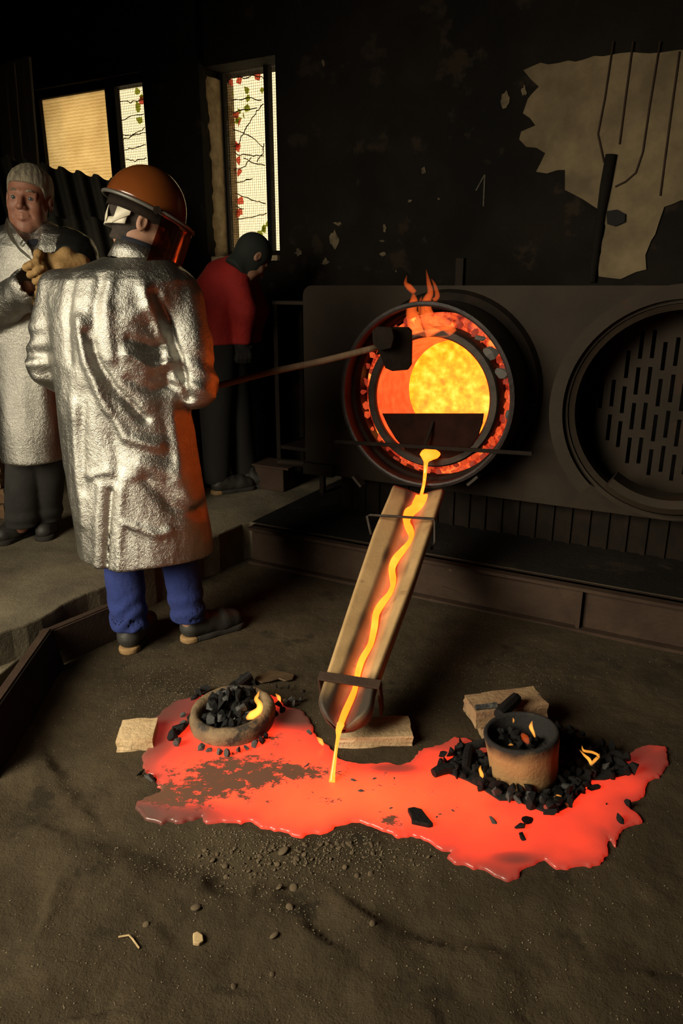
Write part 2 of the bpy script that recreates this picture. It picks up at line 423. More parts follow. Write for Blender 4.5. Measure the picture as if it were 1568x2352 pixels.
# ================================================================== structure
FLOORZ = 0.20
PUD = [(440,1600),(405,1606),(375,1625),(354,1650),(346,1700),(328,1733),(327,1758),(333,1769),(359,1782),(360,1804),(372,1808),(367,1817),(340,1825),
 (316,1839),(308,1853),(324,1865),(331,1877),(340,1883),(355,1881),(372,1887),(384,1882),(396,1880),(415,1888),(425,1880),(439,1879),(463,1869),(468,1882),(471,1888),(490,1886),(533,1881),(554,1887),(581,1881),
 (590,1890),(600,1900),(620,1900),(643,1906),(660,1908),(680,1916),(696,1919),(707,1912),(717,1906),(736,1911),(758,1903),(771,1895),(788,1889),(806,1884),(825,1884),(846,1890),
 (868,1896),(889,1905),(900,1910),(913,1918),(930,1919),(948,1914),(969,1922),(984,1931),(996,1941),(1015,1949),(1038,1951),(1029,1964),(1040,1977),(1056,1981),(1070,1982),(1086,1992),(1100,1990),(1113,1992),(1126,2003),(1140,2012),(1153,2014),
 (1167,2021),(1180,2018),(1190,2010),(1192,2000),(1199,1992),(1210,1988),(1224,1981),(1238,1973),(1251,1971),(1262,1981),(1274,1989),(1290,1988),(1312,1990),(1330,1984),(1343,1983),(1358,1983),(1373,1979),(1388,1970),(1396,1958),
 (1398,1945),(1396,1932),(1392,1916),(1404,1922),(1408,1932),(1413,1941),(1417,1920),(1425,1904),(1442,1891),(1460,1890),(1477,1885),(1470,1874),(1465,1866),(1446,1855),(1438,1837),
 (1461,1834),(1475,1824),(1484,1813),(1488,1790),(1502,1784),(1515,1778),(1528,1765),(1534,1751),(1534,1730),(1530,1713),(1510,1709),(1488,1709),(1457,1719),(1440,1734),(1400,1745),
 (1330,1745),(1260,1740),(1200,1725),(1120,1722),(1094,1707),(1071,1694),(1040,1690),(1017,1705),(990,1712),(971,1715),(961,1725),(943,1748),(930,1752),(916,1753),(885,1750),(854,1752),(814,1750),
 (790,1745),(774,1737),(764,1722),(756,1712),(735,1698),(722,1680),(712,1650),(690,1628),(659,1624),(640,1600),(600,1585),(540,1580),(480,1590)]
PZ = .010
PUDW = np.array([tuple(G(x, y, PZ))[:2] for x, y in PUD])
def poly_sd(X, Y, P):
    """signed distance to polygon P (negative inside)"""
    d = np.full(np.broadcast(X, Y).shape, 1e9); ins = np.zeros(d.shape, bool)
    n = len(P)
    for i in range(n):
        ax_, ay_ = P[i]; bx_, by_ = P[(i + 1) % n]
        ex, ey = bx_ - ax_, by_ - ay_
        t = np.clip(((X - ax_) * ex + (Y - ay_) * ey) / (ex * ex + ey * ey + 1e-12), 0, 1)
        d = np.minimum(d, (X - ax_ - t * ex) ** 2 + (Y - ay_ - t * ey) ** 2)
        c = ((ay_ > Y) != (by_ > Y)) & (X < (bx_ - ax_) * (Y - ay_) / (by_ - ay_ + 1e-12) + ax_)
        ins ^= c
    d = np.sqrt(d); return np.where(ins, -d, d)

# ---- sand floor of the casting pit
xs = varaxis(-2.7, 3.3, .12, -1.55, 1.75, .0125); ys = varaxis(-2.6, 6.8, .12, .75, 3.35, .0125)
XX, YY = np.meshgrid(xs, ys, indexing='ij')
zz = .010 * vnoise(XX * 2.1, YY * 2.1, 0, 1) + .006 * vnoise(XX * 6, YY * 6, 0, 2) + .0034 * vnoise(XX * 17, YY * 17, 0, 3) + .0018 * vnoise(XX * 45, YY * 45, 0, 4)
def sidestep(pts, h, w):                              # a trodden step in the sand along a line of pixels
    P = [G(x, y) for x, y in pts]; out = np.zeros(XX.shape); best = np.full(XX.shape, 1e9)
    for a, b in zip(P[:-1], P[1:]):
        ex, ey = b.x - a.x, b.y - a.y; L2 = ex * ex + ey * ey
        t = np.clip(((XX - a.x) * ex + (YY - a.y) * ey) / L2, 0, 1)
        dx, dy = XX - a.x - t * ex, YY - a.y - t * ey
        d = np.hypot(dx, dy); s = np.sign(ex * dy - ey * dx)
        m = d < best; best = np.where(m, d, best); out = np.where(m, s * d, out)
    out = out + .025 * vnoise(XX * 14, YY * 14, 0, 77) + .010 * vnoise(XX * 40, YY * 40, 0, 78)
    g = np.exp(-(best / .14) ** 2) * (.55 + .45 * vnoise(XX * 7, YY * 7, 0, 79))
    return .95 * h * g * np.tanh(-out / (2.6 * w)) * .5
for pts, h, w in (([(170,1915),(300,1960),(420,2010),(520,2035),(620,2050),(690,2110)], .040, .012),
                  ([(880,2130),(950,2190),(990,2300)], .028, .014), ([(1080,2200),(1150,2230),(1180,2300)], .030, .016),
                  ([(-40,2300),(40,2230),(70,2160)], .05, .02), ([(260,2330),(380,2300),(480,2290)], .035, .012),
                  ([(1180,2190),(1300,2215),(1420,2230)], .022, .014), ([(130,1780),(150,1820),(185,1850)], .03, .012),
                  ([(420,2180),(470,2230),(560,2240)], .014, .01), ([(1320,1800),(1480,1960),(1560,2060)], .020, .02)):
    zz += sidestep(pts, h, w)
sd = poly_sd(XX, YY, PUDW)
near = np.clip(sd / .12, 0, 1); near = near * near * (3 - 2 * near)
_bx = (XX > -1.6) & (XX < 1.8) & (YY > .5) & (YY < 3.4)
def flat_at(p, r):
    d = np.hypot(XX - p[0], YY - p[1]); return np.clip((d - r) / .10, 0, 1)
fl = near
for q, r_ in ((G(1160, 1640), .24), (G(300, 1700), .12), (G(860, 1690), .2), (G(290, 1490), .2), (G(430, 1450), .2)):
    fl = fl * flat_at(q, r_)
zz = zz * fl
back = np.clip((YY - 2.2) / .8, 0, 1)
zz = zz * (1 - .7 * back)
ni, nj = XX.shape
idx = np.arange(ni * nj).reshape(ni, nj)
Q = np.stack([idx[:-1, :-1], idx[1:, :-1], idx[1:, 1:], idx[:-1, 1:]], -1).reshape(-1, 4)
struct(obj_np('floor', np.stack([XX, YY, zz], -1).reshape(-1, 3), Q, MT['sand'], loc=(0, 0, 0)), 'dark trodden moulding sand of the casting pit', 'floor')
def ground_z(x, y):
    i = int(np.clip(np.searchsorted(xs, x), 1, len(xs) - 1)); j = int(np.clip(np.searchsorted(ys, y), 1, len(ys) - 1))
    return float(max(zz[i, j], zz[i - 1, j - 1]))

# ---- concrete slab round the pit
e = [G(-260, 1565, FLOORZ), G(-60, 1475, FLOORZ), G(60, 1432, FLOORZ), G(150, 1385, FLOORZ), G(250, 1340, FLOORZ), G(420, 1262, FLOORZ), G(556, 1203, FLOORZ)]
edge = []
for a, b in zip(e[:-1], e[1:]):
    n = max(2, int((b - a).length / .05))
    for k in range(n):
        p = a.lerp(b, k / n); edge.append(Vector((p.x + rng.uniform(-.01, .01), p.y + rng.uniform(-.012, .012), 0)))
tR = 2.6
edge.append(Vector((e[-1].x, e[-1].y, 0)))
t_c = e[-1].dot(TX)
poly = edge + [FR(t_c + .02, -.02, 0), FR(tR, -.02, 0), FR(tR, 2.2, 0), Vector((-2.7, 6.8, 0)), Vector((-2.7, edge[0].y, 0))]
struct(obj('floor_concrete', MB().prism([Vector((p.x, p.y, -.02)) for p in poly], (0, 0, FLOORZ + .02)), MT['concrete'], loc=(0, 0, 0), bevel=.008),
       'dusty brown concrete floor beside the sand pit', 'floor')

m = MB()  # thin dark sheet over the same concrete, painting the shade under the furnaces
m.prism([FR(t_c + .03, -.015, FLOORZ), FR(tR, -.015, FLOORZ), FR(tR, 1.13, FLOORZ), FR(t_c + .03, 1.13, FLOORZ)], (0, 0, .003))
struct(obj('floor_painted_shade', m, MT['soot'], loc=(0, 0, 0)), 'dark strip of painted shade on the concrete floor under the furnaces', 'floor')  # the walls' soot material, used here only for the dark of the shade
# ---- back wall with two window openings, in furnace coordinates
WO, WT = 1.14, .30
w1 = [tz(74, 300, WO)[0], tz(334, 300, WO)[0]]
w2 = [tz(476, 370, WO)[0], tz(637, 370, WO)[0]]
w1z = (1.15, tz(250, 176, WO)[1]); w2z = (tz(600, 592, WO)[1], tz(615, 129, WO)[1])
CEIL = 3.35
tL, tRr = -5.6, 3.2
mb = MB()
def wbox(t0, t1, z0, z1, o0=WO, o1=WO + WT):
    mb.box(FR((t0 + t1) / 2, (o0 + o1) / 2, (z0 + z1) / 2), ((t1 - t0) / 2, (o1 - o0) / 2, (z1 - z0) / 2), (TX, AX, Vector((0, 0, 1))))
wbox(tL, w1[0], -.05, CEIL); wbox(w1[1], w2[0], -.05, CEIL); wbox(w2[1], tRr, -.05, CEIL)
wbox(w1[0], w1[1], -.05, w1z[0]); wbox(w1[0], w1[1], w1z[1], CEIL)
wbox(w2[0], w2[1], -.05, w2z[0]); wbox(w2[0], w2[1], w2z[1], CEIL)
wall_back = struct(obj('wall_back', mb, MT['soot'], loc=(0, 0, 0)), 'soot-blackened back wall behind the furnaces', 'wall')
# pilaster between the windows
mb = MB(); ta, tb = tz(352, 400, WO - .07)[0], tz(466, 400, WO - .07)[0]
mb.box(FR((ta + tb) / 2, WO - .03, CEIL / 2), ((tb - ta) / 2, .04, CEIL / 2), (TX, AX, Vector((0, 0, 1))))
obj('pilaster', mb, MT['soot'], wall_back, bevel=.01)
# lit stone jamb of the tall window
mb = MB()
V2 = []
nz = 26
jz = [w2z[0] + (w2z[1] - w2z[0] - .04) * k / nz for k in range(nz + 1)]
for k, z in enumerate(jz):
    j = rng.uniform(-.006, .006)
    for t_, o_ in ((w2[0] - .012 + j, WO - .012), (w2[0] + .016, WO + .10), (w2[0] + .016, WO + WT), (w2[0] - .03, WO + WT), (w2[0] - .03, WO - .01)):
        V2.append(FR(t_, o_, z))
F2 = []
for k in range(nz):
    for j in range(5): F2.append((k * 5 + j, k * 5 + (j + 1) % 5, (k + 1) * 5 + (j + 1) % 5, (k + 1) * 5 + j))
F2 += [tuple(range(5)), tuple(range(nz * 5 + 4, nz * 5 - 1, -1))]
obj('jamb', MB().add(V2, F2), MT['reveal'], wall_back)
# peeling plaster on the wall
def zp(pts, off, ox=640, oy=0, s=.5918): return [PL(ox + s * x, oy + s * y, off) for x, y in pts]
def jag(P, amp, step):
    out = []
    for a, b in zip(P, P[1:] + P[:1]):
        n = max(1, int((b - a).length / step))
        for k in range(n):
            p = a.lerp(b, k / n); out.append(p + TX * rng.uniform(-amp, amp) + Vector((0, 0, rng.uniform(-amp, amp))))
    return out
MT['flake'] = mat('stained_plaster', (.15, .11, .06), (.06, .045, .026), 22, .9, 0, .3, 60)
big = [(950,270),(1010,250),(1090,240),(1290,215),(1560,190),(2100,140),(2100,830),(1640,775),(1530,785),(1490,810),(1470,870),(1450,940),(1420,990),(1420,1045),(1380,1060),(1330,1080),(1240,1070),(1240,1010),(1262,880),(1250,820),(1190,770),(1110,740),(1110,660),(1080,655),(1040,670),(1000,670),(1030,600),(1000,575),(960,570),(930,540),(940,510),(990,490),(950,440),(960,390),(1010,330),(980,300)]
obj('plaster_patch', MB().prism(jag(zp(big, WO - .012), .008, .04), AX * .014), MT['plaster'], wall_back)
for cx, cy, w, h in ((215,925,48,95),(180,1015,42,42),(228,868,40,22),(410,885,20,44),(405,985,34,22),(562,665,26,40),(880,390,66,84),(950,355,30,52),(75,980,34,40),(508,780,18,18),(620,773,12,12),(400,935,40,14),(455,1053,10,8),(172,245,22,30)):
    P = [(cx + w / 2 * math.cos(a) * rng.uniform(.35, 1.0), cy + h / 2 * math.sin(a) * rng.uniform(.35, 1.0)) for a in [2 * math.pi * k / 13 for k in range(13)]]
    obj('plaster_flake', MB().prism(jag(zp(P, WO - .008), .003, .03), AX * .010), MT['flake'], wall_back)
# chalk numeral on the wall
mb = MB()
P = [PL(1093, 438, WO - .004), PL(1113, 401, WO - .004), PL(1110, 474, WO - .004)]
mb.bar(P[0], P[1], .007, .006, up=tuple(-AX)).bar(P[1], P[2], .008, .006, up=tuple(-AX))
MT['chalk'] = mat('faded_chalk', (.10, .085, .06), (.05, .04, .03), 90, .95)
obj('chalk_numeral', mb, MT['chalk'], wall_back)

# ---- windows
def fbox(m, t0, t1, z0, z1, o0, o1):
    m.box(FR((t0 + t1) / 2, (o0 + o1) / 2, (z0 + z1) / 2), ((t1 - t0) / 2, (o1 - o0) / 2, (z1 - z0) / 2), (TX, AX, Vector((0, 0, 1))))
FO = WO + .16; FO1 = WO + .05
win2 = bpy.data.objects.new('window_2', None); COL.objects.link(win2); win2.location = FR((w2[0] + w2[1]) / 2, FO, w2z[0])
struct(win2, 'tall bright window with wire screen above the red jacket', 'window')
ft = [tz(x, 370, FO)[0] for x in (497, 519, 610, 620, 680)]
m = MB(); fbox(m, ft[0], ft[1], w2z[0], w2z[1], FO, FO + .05); obj('frame_stile', m, MT['frame'], win2)
m = MB(); fbox(m, ft[2], ft[3], w2z[0], w2z[1], FO, FO + .05); obj('mullion', m, MT['frame'], win2)
zt = tz(570, 150, FO)[1]
m = MB(); fbox(m, ft[1], ft[4], zt - .02, zt + .02, FO, FO + .045); obj('transom', m, MT['frame'], win2)
m = MB(); fbox(m, w2[0], w2[1], w2z[0] - .02, w2z[0] + .012, WO - .03, WO + WT); obj('sill', m, MT['reveal'], win2)
m = MB(); fbox(m, ft[1], ft[4] + .1, w2z[0], w2z[0] + .05, FO, FO + .045); obj('bottom_rail', m, MT['frame'], win2)
def screen(name, t0, t1, z0, z1, off, parent, step=.016, r=.0008):
    m = MB(); z = z0
    while z < z1:
        fbox(m, t0, t1, z - r, z + r, off - .001, off + .001); z += step
    t = t0
    while t < t1:
        fbox(m, t - r * .7, t + r * .7, z0, z1, off - .001, off + .001); t += step
    o = obj(name, m, MT['rust'], parent); o['kind'] = 'stuff'; return o
screen('wire_screen', ft[1], ft[2], w2z[0], zt, FO + .02, win2)
screen('wire_screen', ft[3], ft[4], w2z[0], zt, FO + .02, win2)
def pane(name, t0, t1, z0, z1, off, parent, m_):
    m = MB(); fbox(m, t0, t1, z0, z1, off, off + .004); return obj(name, m, m_, parent)
def glassmat(name, tint, rough_fac=.06):
    m = bpy.data.materials.new(name); m.use_nodes = True; nt = m.node_tree; N = nt.nodes; Lk = nt.links
    N.remove(N['Principled BSDF']); out = N['Material Output']
    tr = N.new('ShaderNodeBsdfTransparent'); tr.inputs[0].default_value = (*tint, 1)
    gl = N.new('ShaderNodeBsdfGlossy'); gl.inputs['Roughness'].default_value = .08
    mx = N.new('ShaderNodeMixShader'); mx.inputs[0].default_value = rough_fac
    Lk.new(tr.outputs[0], mx.inputs[1]); Lk.new(gl.outputs[0], mx.inputs[2]); Lk.new(mx.outputs[0], out.inputs[0])
    return m
MT['glass'] = glassmat('dusty_pane', (.96, .90, .78))
pane('pane', ft[1], ft[2], w2z[0], zt, FO + .03, win2, MT['glass']); pane('pane', ft[3], ft[4], w2z[0], zt, FO + .03, win2, MT['glass'])

win1 = bpy.data.objects.new('window_1', None); COL.objects.link(win1); win1.location = FR((w1[0] + w1[1]) / 2, FO1, w1z[0])
struct(win1, 'window half covered by a backlit ribbed sheet above the corrugated panels', 'window')
f1 = [tz(x, 300, FO1)[0] for x in (76, 97, 248, 270, 345)]
for a, b in ((0, 1), (2, 3)):
    m = MB(); fbox(m, f1[a], f1[b], w1z[0], w1z[1], FO1, FO1 + .05); obj('mullion' if a else 'frame_stile', m, MT['frame'], win1)
m = MB(); fbox(m, f1[0], f1[4], w1z[1] - .05, w1z[1], FO1, FO1 + .05); obj('head_rail', m, MT['frame'], win1)
m = MB(); fbox(m, f1[0], f1[4], w1z[0], w1z[0] + .05, FO1, FO1 + .05); obj('bottom_rail', m, MT['frame'], win1)
screen('wire_screen', f1[3], f1[4], w1z[0] + .05, w1z[1] - .05, FO1 + .02, win1)
pane('pane', f1[3], f1[4], w1z[0] + .05, w1z[1] - .05, FO1 + .03, win1, MT['glass'])
def sheetmat():
    m = bpy.data.materials.new('backlit_ribbed_sheet'); m.use_nodes = True; nt = m.node_tree; N = nt.nodes; Lk = nt.links
    N.remove(N['Principled BSDF']); out = N['Material Output']
    tc = N.new('ShaderNodeTexCoord'); wv = N.new('ShaderNodeTexWave'); wv.bands_direction = 'Z'; wv.inputs['Scale'].default_value = 14.5
    wv.inputs['Distortion'].default_value = 2.2; wv.inputs['Detail'].default_value = 3; wv.inputs['Detail Scale'].default_value = 2.5
    no = N.new('ShaderNodeTexNoise'); no.inputs['Scale'].default_value = 5; no.inputs['Detail'].default_value = 5
    Lk.new(tc.outputs['Object'], wv.inputs['Vector']); Lk.new(tc.outputs['Object'], no.inputs['Vector'])
    mx = N.new('ShaderNodeMix'); mx.data_type = 'RGBA'; mx.inputs[6].default_value = (.40, .30, .17, 1); mx.inputs[7].default_value = (.88, .78, .58, 1)
    ad = N.new('ShaderNodeMath'); ad.operation = 'MULTIPLY_ADD'; Lk.new(wv.outputs['Fac'], ad.inputs[0]); ad.inputs[1].default_value = .35
    Lk.new(no.outputs[0], ad.inputs[2]); Lk.new(ad.outputs[0], mx.inputs[0])
    tl = N.new('ShaderNodeBsdfTranslucent'); Lk.new(mx.outputs[2], tl.inputs[0])
    tp = N.new('ShaderNodeBsdfTransparent'); tp.inputs[0].default_value = (.8, .6, .3, 1)
    ms = N.new('ShaderNodeMixShader'); ms.inputs[0].default_value = .22; Lk.new(tl.outputs[0], ms.inputs[1]); Lk.new(tp.outputs[0], ms.inputs[2])
    Lk.new(ms.outputs[0], out.inputs[0]); return m
MT['sheet'] = sheetmat()
pane('ribbed_sheet', f1[1], f1[2], w1z[0] + .05, w1z[1] - .05, FO1 + .03, win1, MT['sheet'])

# creeper growing outside the windows
def leafmesh(name, s):
    P = [(0, 0, 0), (.5, .3, .08), (.38, .62, .03), (0, 1.05, -.05), (-.38, .62, .03), (-.5, .3, .08)]
    return mesh_from(name, [Vector((x * s, 0.02 * s + z * s, y * s)) for x, y, z in P] + [Vector((0, .0, .55 * s))], [(0, 1, 6), (1, 2, 6), (2, 3, 6), (3, 4, 6), (4, 5, 6), (5, 0, 6)], fix=False)
def translu(name, c):
    m = bpy.data.materials.new(name); m.use_nodes = True; nt = m.node_tree; N = nt.nodes; Lk = nt.links
    N.remove(N['Principled BSDF']); out = N['Material Output']
    a = N.new('ShaderNodeBsdfTranslucent'); a.inputs[0].default_value = (*c, 1); b = N.new('ShaderNodeBsdfDiffuse'); b.inputs[0].default_value = (*c, 1)
    mx = N.new('ShaderNodeMixShader'); mx.inputs[0].default_value = .25; Lk.new(a.outputs[0], mx.inputs[1]); Lk.new(b.outputs[0], mx.inputs[2]); Lk.new(mx.outputs[0], out.inputs[0]); return m
LG = [leafmesh('leaf', .05), leafmesh('leaf', .038)]; LRd = [leafmesh('leaf', .05), leafmesh('leaf', .06)]
mg, mr = translu('backlit_green_leaf', (.34, .42, .06)), translu('backlit_red_leaf', (.75, .14, .10))
for q in LG: q.materials.append(mg)
for q in LRd: q.materials.append(mr)
def vine(label, stems, leaves):
    allp = [PL(x, y, FO + .12) for s in stems for x, y in s]
    root = thing('climbing_vine', label, 'vine', allp[0])
    m = MB()
    for s in stems:
        P = [PL(x, y, FO + .12 + rng.uniform(-.01, .01)) for x, y in s]
        D = []
        for a, b in zip(P[:-1], P[1:]):
            for k in range(4): D.append(a.lerp(b, k / 4) + Vector((rng.uniform(-.006, .006), 0, rng.uniform(-.006, .006))))
        D.append(P[-1]); m.tube(D, [.0028 + .0012 * rng.random() for _ in D], 5)
    obj('stem', m, MT['plank'], root)
    for x, y, red in leaves:
        o = bpy.data.objects.new('leaf', rng.choice(LRd if red else LG)); COL.objects.link(o); o.parent = root
        o.location = PL(x, y, FO + .13 + rng.uniform(-.02, .03)) - wloc(root)
        o.rotation_euler = (rng.uniform(-.4, .4), rng.uniform(-3.1, 3.1), -TH + rng.uniform(-.5, .5))
stems2 = [[(513,190),(530,175),(560,180),(585,172),(605,180)],[(512,225),(540,230),(570,225),(600,230)],[(515,262),(560,252),(590,248)],[(515,290),(545,300),(580,318),(604,338)],[(520,345),(545,355),(575,357),(606,358)],
 [(606,240),(585,260),(560,300),(548,330),(525,345)],[(575,362),(560,385),(525,392)],[(560,365),(590,376),(608,380)],[(520,435),(560,452),(590,463),(610,468)],[(530,400),(533,440),(536,480),(540,520),(545,560)],[(520,455),(530,470),(560,480)],[(545,505),(580,500),(612,490)],[(606,330),(602,355),(590,372)],[(536,420),(560,416),(580,410)]]
lv2 = [(525,212,0),(520,250,0),(530,260,0),(570,215,0),(563,225,0),(568,240,0),(560,245,0),(552,262,0),(558,270,0),(545,285,0),(540,278,0),(530,290,0),(522,300,0),(519,315,0),(548,275,1),(535,268,1),(527,280,1),(540,328,1),(532,332,1),(528,340,1),(552,370,1),(550,385,1),(538,450,0),(530,462,0),(535,475,0),(545,480,1),(540,490,1),(548,470,1),(605,515,0),(610,525,0),(600,530,0),(612,508,0),(604,545,0),(532,540,0),(540,548,0),(534,556,0),(520,210,0),(516,235,0),(628,580,0),(600,200,0),(525,185,1),(545,178,1),(585,182,1),(536,520,0)]
lv2 += [(575,140,0),(590,138,1),(600,135,1),(608,138,1),(566,146,0),(550,146,1)]
vine('creeper with green and red leaves outside the tall window', stems2, lv2)
stems1 = [[(270,232),(300,235),(330,228)],[(272,280),(300,268),(330,262)],[(275,312),(305,310),(335,305)],[(275,322),(300,315),(332,292)],[(285,345),(310,338),(335,332)],[(290,365),(310,370),(335,362)],[(100,368),(140,362),(180,357),(240,360),(262,355)],[(180,212),(178,260),(185,310),(188,350)],[(222,200),(235,218),(250,232)]]
lv1 = [(317,218,0),(322,228,0),(318,250,0),(320,258,0),(328,280,0),(118,350,0),(112,330,0),(120,362,0),(320,240,1)]
vine('thin creeper with few leaves outside the sheeted window', stems1, lv1)

# ---- the other walls and the roof
def slab(name, lo, hi, m_, label, cat):
    c = [(a + b) / 2 for a, b in zip(lo, hi)]; h = [(b - a) / 2 for a, b in zip(lo, hi)]
    return struct(obj(name, MB().box(c, h), m_, loc=(c[0], c[1], lo[2])), label, cat)
mb = MB(); mb.box((-2.75, 3.98, CEIL / 2), (.1, 2.82, CEIL / 2)); mb.box((-2.75, -1.76, CEIL / 2), (.1, .9, CEIL / 2)); mb.box((-2.75, .15, 3.09), (.1, 1.02, .26)); mb.box((-2.75, .15, .51), (.1, 1.02, .51))
struct(obj('wall_left', mb, MT['soot'], loc=(-2.75, 0, 0)), 'dark side wall with a wide daylight opening', 'wall')
slab('wall_right', (3.2, -2.6, 0), (3.4, 5.0, CEIL), MT['soot'], 'dark side wall right of the furnaces', 'wall')
slab('wall_front', (-2.7, -2.75, 0), (3.4, -2.55, CEIL), MT['soot'], 'dark wall behind the viewer', 'wall')
slab('ceiling', (-3.0, -2.8, CEIL), (3.5, 7.2, CEIL + .1), MT['ceiling'], 'black sooty roof', 'ceiling')
# ================================================================== furnaces
def plate_holes(outer, holes, thick, o2w):
    bm = bmesh.new(); E = []
    for loop in [outer] + holes:
        vs = [bm.verts.new((x, y, 0)) for x, y in loop]
        E += [bm.edges.new((vs[i], vs[(i + 1) % len(vs)])) for i in range(len(vs))]
    bmesh.ops.triangle_fill(bm, edges=E, use_beauty=True, use_dissolve=False)
    r = bmesh.ops.extrude_face_region(bm, geom=list(bm.faces))
    bmesh.ops.translate(bm, vec=(0, 0, thick), verts=[g for g in r['geom'] if isinstance(g, bmesh.types.BMVert)])
    bm.verts.index_update()
    V = [o2w(v.co) for v in bm.verts]; F_ = [tuple(v.index for v in f.verts) for f in bm.faces]
    bm.free(); m = MB(); m.add(V, F_); return m
def circ(cx, cy, r, n=48): return [(cx + r * math.cos(2 * math.pi * k / n), cy + r * math.sin(2 * math.pi * k / n)) for k in range(n)]
PO = .30                                             # plane of the front plate
dt, dz = tz(970, 914, 0.0); DR = .412
d2t, d2z = tz(1556, 946, .08); D2R = .46
pl_t0 = tz(697, 800, PO)[0]; pl_z1 = 1.40; pl_z0 = tz(705, 1084, PO)[1]
fur = thing('furnace', 'brown steel front with two round furnace mouths, left one glowing', 'furnace', FR((pl_t0 + 2.2) / 2, PO + .3, FLOORZ))
def fw(off): return lambda v: FR(v.x, off + v.z, v.y)
outer = [(pl_t0, pl_z0), (2.3, pl_z0), (2.3, pl_z1)] + [(pl_t0 + .05 - .05 * math.sin(a), pl_z1 - .05 + .05 * math.cos(a)) for a in [R(k) for k in (0, 22, 45, 67, 90)]]
obj('front_plate', plate_holes(outer, [circ(dt, dz, DR - .01), circ(d2t, d2z, D2R - .03)], .03, fw(PO)), MT['steel'], fur)
m = MB(); fbox(m, pl_t0 + .01, 2.3, pl_z1 - .05, pl_z1 - .01, PO + .03, WO - .03); obj('top_panel', m, MT['steel'], fur)
m = MB(); fbox(m, pl_t0 + .01, pl_t0 + .04, pl_z0 + .02, pl_z1 - .05, PO + .03, WO - .03); obj('side_panel', m, MT['steel'], fur)
m = MB(); fbox(m, pl_t0 + .01, 2.3, pl_z0, pl_z0 + .03, PO + .03, WO - .03); obj('bottom_panel', m, MT['steel'], fur)
m = MB(); fbox(m, pl_t0 + .15, 2.3, FLOORZ, pl_z0, PO + .14, WO - .10)
k = pl_t0 + .2
while k < 2.2: fbox(m, k, k + .02, FLOORZ, pl_z0, PO + .125, PO + .14); k += .085
obj('plinth', m, MT['iron'], fur)
fbx = MB(); fbox(fbx, pl_t0, tz(770, 1100, PO)[0], pl_z0 - .005, pl_z0 + .06, PO - .03, PO); obj('lower_flange', fbx, MT['steel'], fur, bevel=.004)
m = MB(); fbox(m, tz(1500, 680, PO)[0], 2.3, pl_z1 - .075, pl_z1 + .0, PO - .018, PO); obj('upper_flange', m, MT['steel'], fur)
o3 = FR(dt, 0, dz)
m = MB().lathe(o3, AX, [(DR, 0), (DR + .003, .02), (DR, .045), (DR, PO + .02), (DR - .02, PO + .02), (DR - .02, 0), (DR - .012, -.004)], 72, close=True)
obj('mouth_drum', m, MT['drum'], fur, auto=40)
m = MB().lathe(o3, AX, [(DR - .021, .24), (DR - .021, .60), (.01, .60), (.01, .59), (DR - .03, .59), (DR - .03, .25)], 72, close=True)
obj('lining', m, MT['drum'], fur, auto=40)
m = MB().lathe(o3, AX, [(DR - .0205, .075), (DR - .034, .085), (DR - .034, .135), (DR - .0205, .145)], 72, close=True)
obj('inner_band', m, MT['iron'], fur, auto=40)
m = MB().lathe(o3, AX, [(DR + .001, PO - .045), (DR + .035, PO - .035), (DR + .05, PO), (DR + .001, PO)], 72, close=True)
obj('mouth_flange', m, MT['iron'], fur, auto=40)
for px_, py_, dx in ((824, 1104, 1), (1088, 1102, -1)):
    c = PL(px_, py_, -.012); m = MB().bar(c - TX * .022 * dx + Vector((0, 0, .022)), c + TX * .022 * dx - Vector((0, 0, .022)), .012, .05, up=tuple(AX))
    obj('clip', m, MT['rimiron'], fur)
c = PL(1060, 640, PO + .1); m = MB(); fbox(m, c.dot(TX) - .018, c.dot(TX) + .018, pl_z1 - .02, pl_z1 + .12, PO + .06, PO + .10); obj('lug', m, MT['iron'], fur)
m = MB(); b0, b1 = PL(1195, 928, PO - .06), PL(1232, 930, PO - .06); m.tube([b0, b1], .006, 8); obj('side_pin', m, MT['rimiron'], fur)

# second, cold mouth
o4 = FR(d2t, 0, d2z)
m = MB().lathe(o4, AX, [(D2R - .03, .04), (D2R - .03, PO + .25), (D2R - .05, PO + .25), (D2R - .05, .04)], 64, close=True); obj('mouth_drum', m, MT['steel'], fur, auto=40)
m = MB().lathe(o4, AX, [(D2R + .018, .01), (D2R + .018, PO - .01), (D2R - .004, PO - .01), (D2R - .004, .03), (D2R - .035, .03), (D2R - .035, .01)], 60, close=True, a0=R(222), a1=R(222 + 235)); obj('hood_band', m, MT['steel'], fur, auto=40)
m = MB().lathe(o4, AX, [(.385, .06), (.405, .05), (.42, .06), (.42, .12), (.385, .12)], 60, close=True); obj('inner_ring', m, MT['steel'], fur, auto=40)
m = MB().lathe(o4, AX, [(.33, -.03), (.36, -.045), (.385, -.03), (.385, .10), (.33, .10)], 40, close=True, a0=R(118), a1=R(216)); obj('pouring_sill', m, MT['steel'], fur, auto=40)
slots = []
for c_ in range(-7, 8):
    tt = c_ * .046; st = 0
    hgt = math.sqrt(max(0, .33 ** 2 - tt ** 2)); z_ = -hgt + (.03 if c_ % 2 else .0)
    while z_ + .10 < hgt + .03:
        slots.append([(tt - .008, z_), (tt + .008, z_), (tt + .008, z_ + .115), (tt - .008, z_ + .115)]); z_ += .15
gr = plate_holes(circ(0, 0, .41, 48), slots, .015, lambda v: FR(d2t + v.x, PO + v.z, d2z + v.y))
obj('slotted_grate', gr, MT['steel'], fur)
m = MB().lathe(o4, AX, [(.001, PO + .19), (D2R - .05, PO + .19), (D2R - .05, PO + .2), (.001, PO + .2)], 40, close=True); obj('back_plate', m, MT['black'], fur)

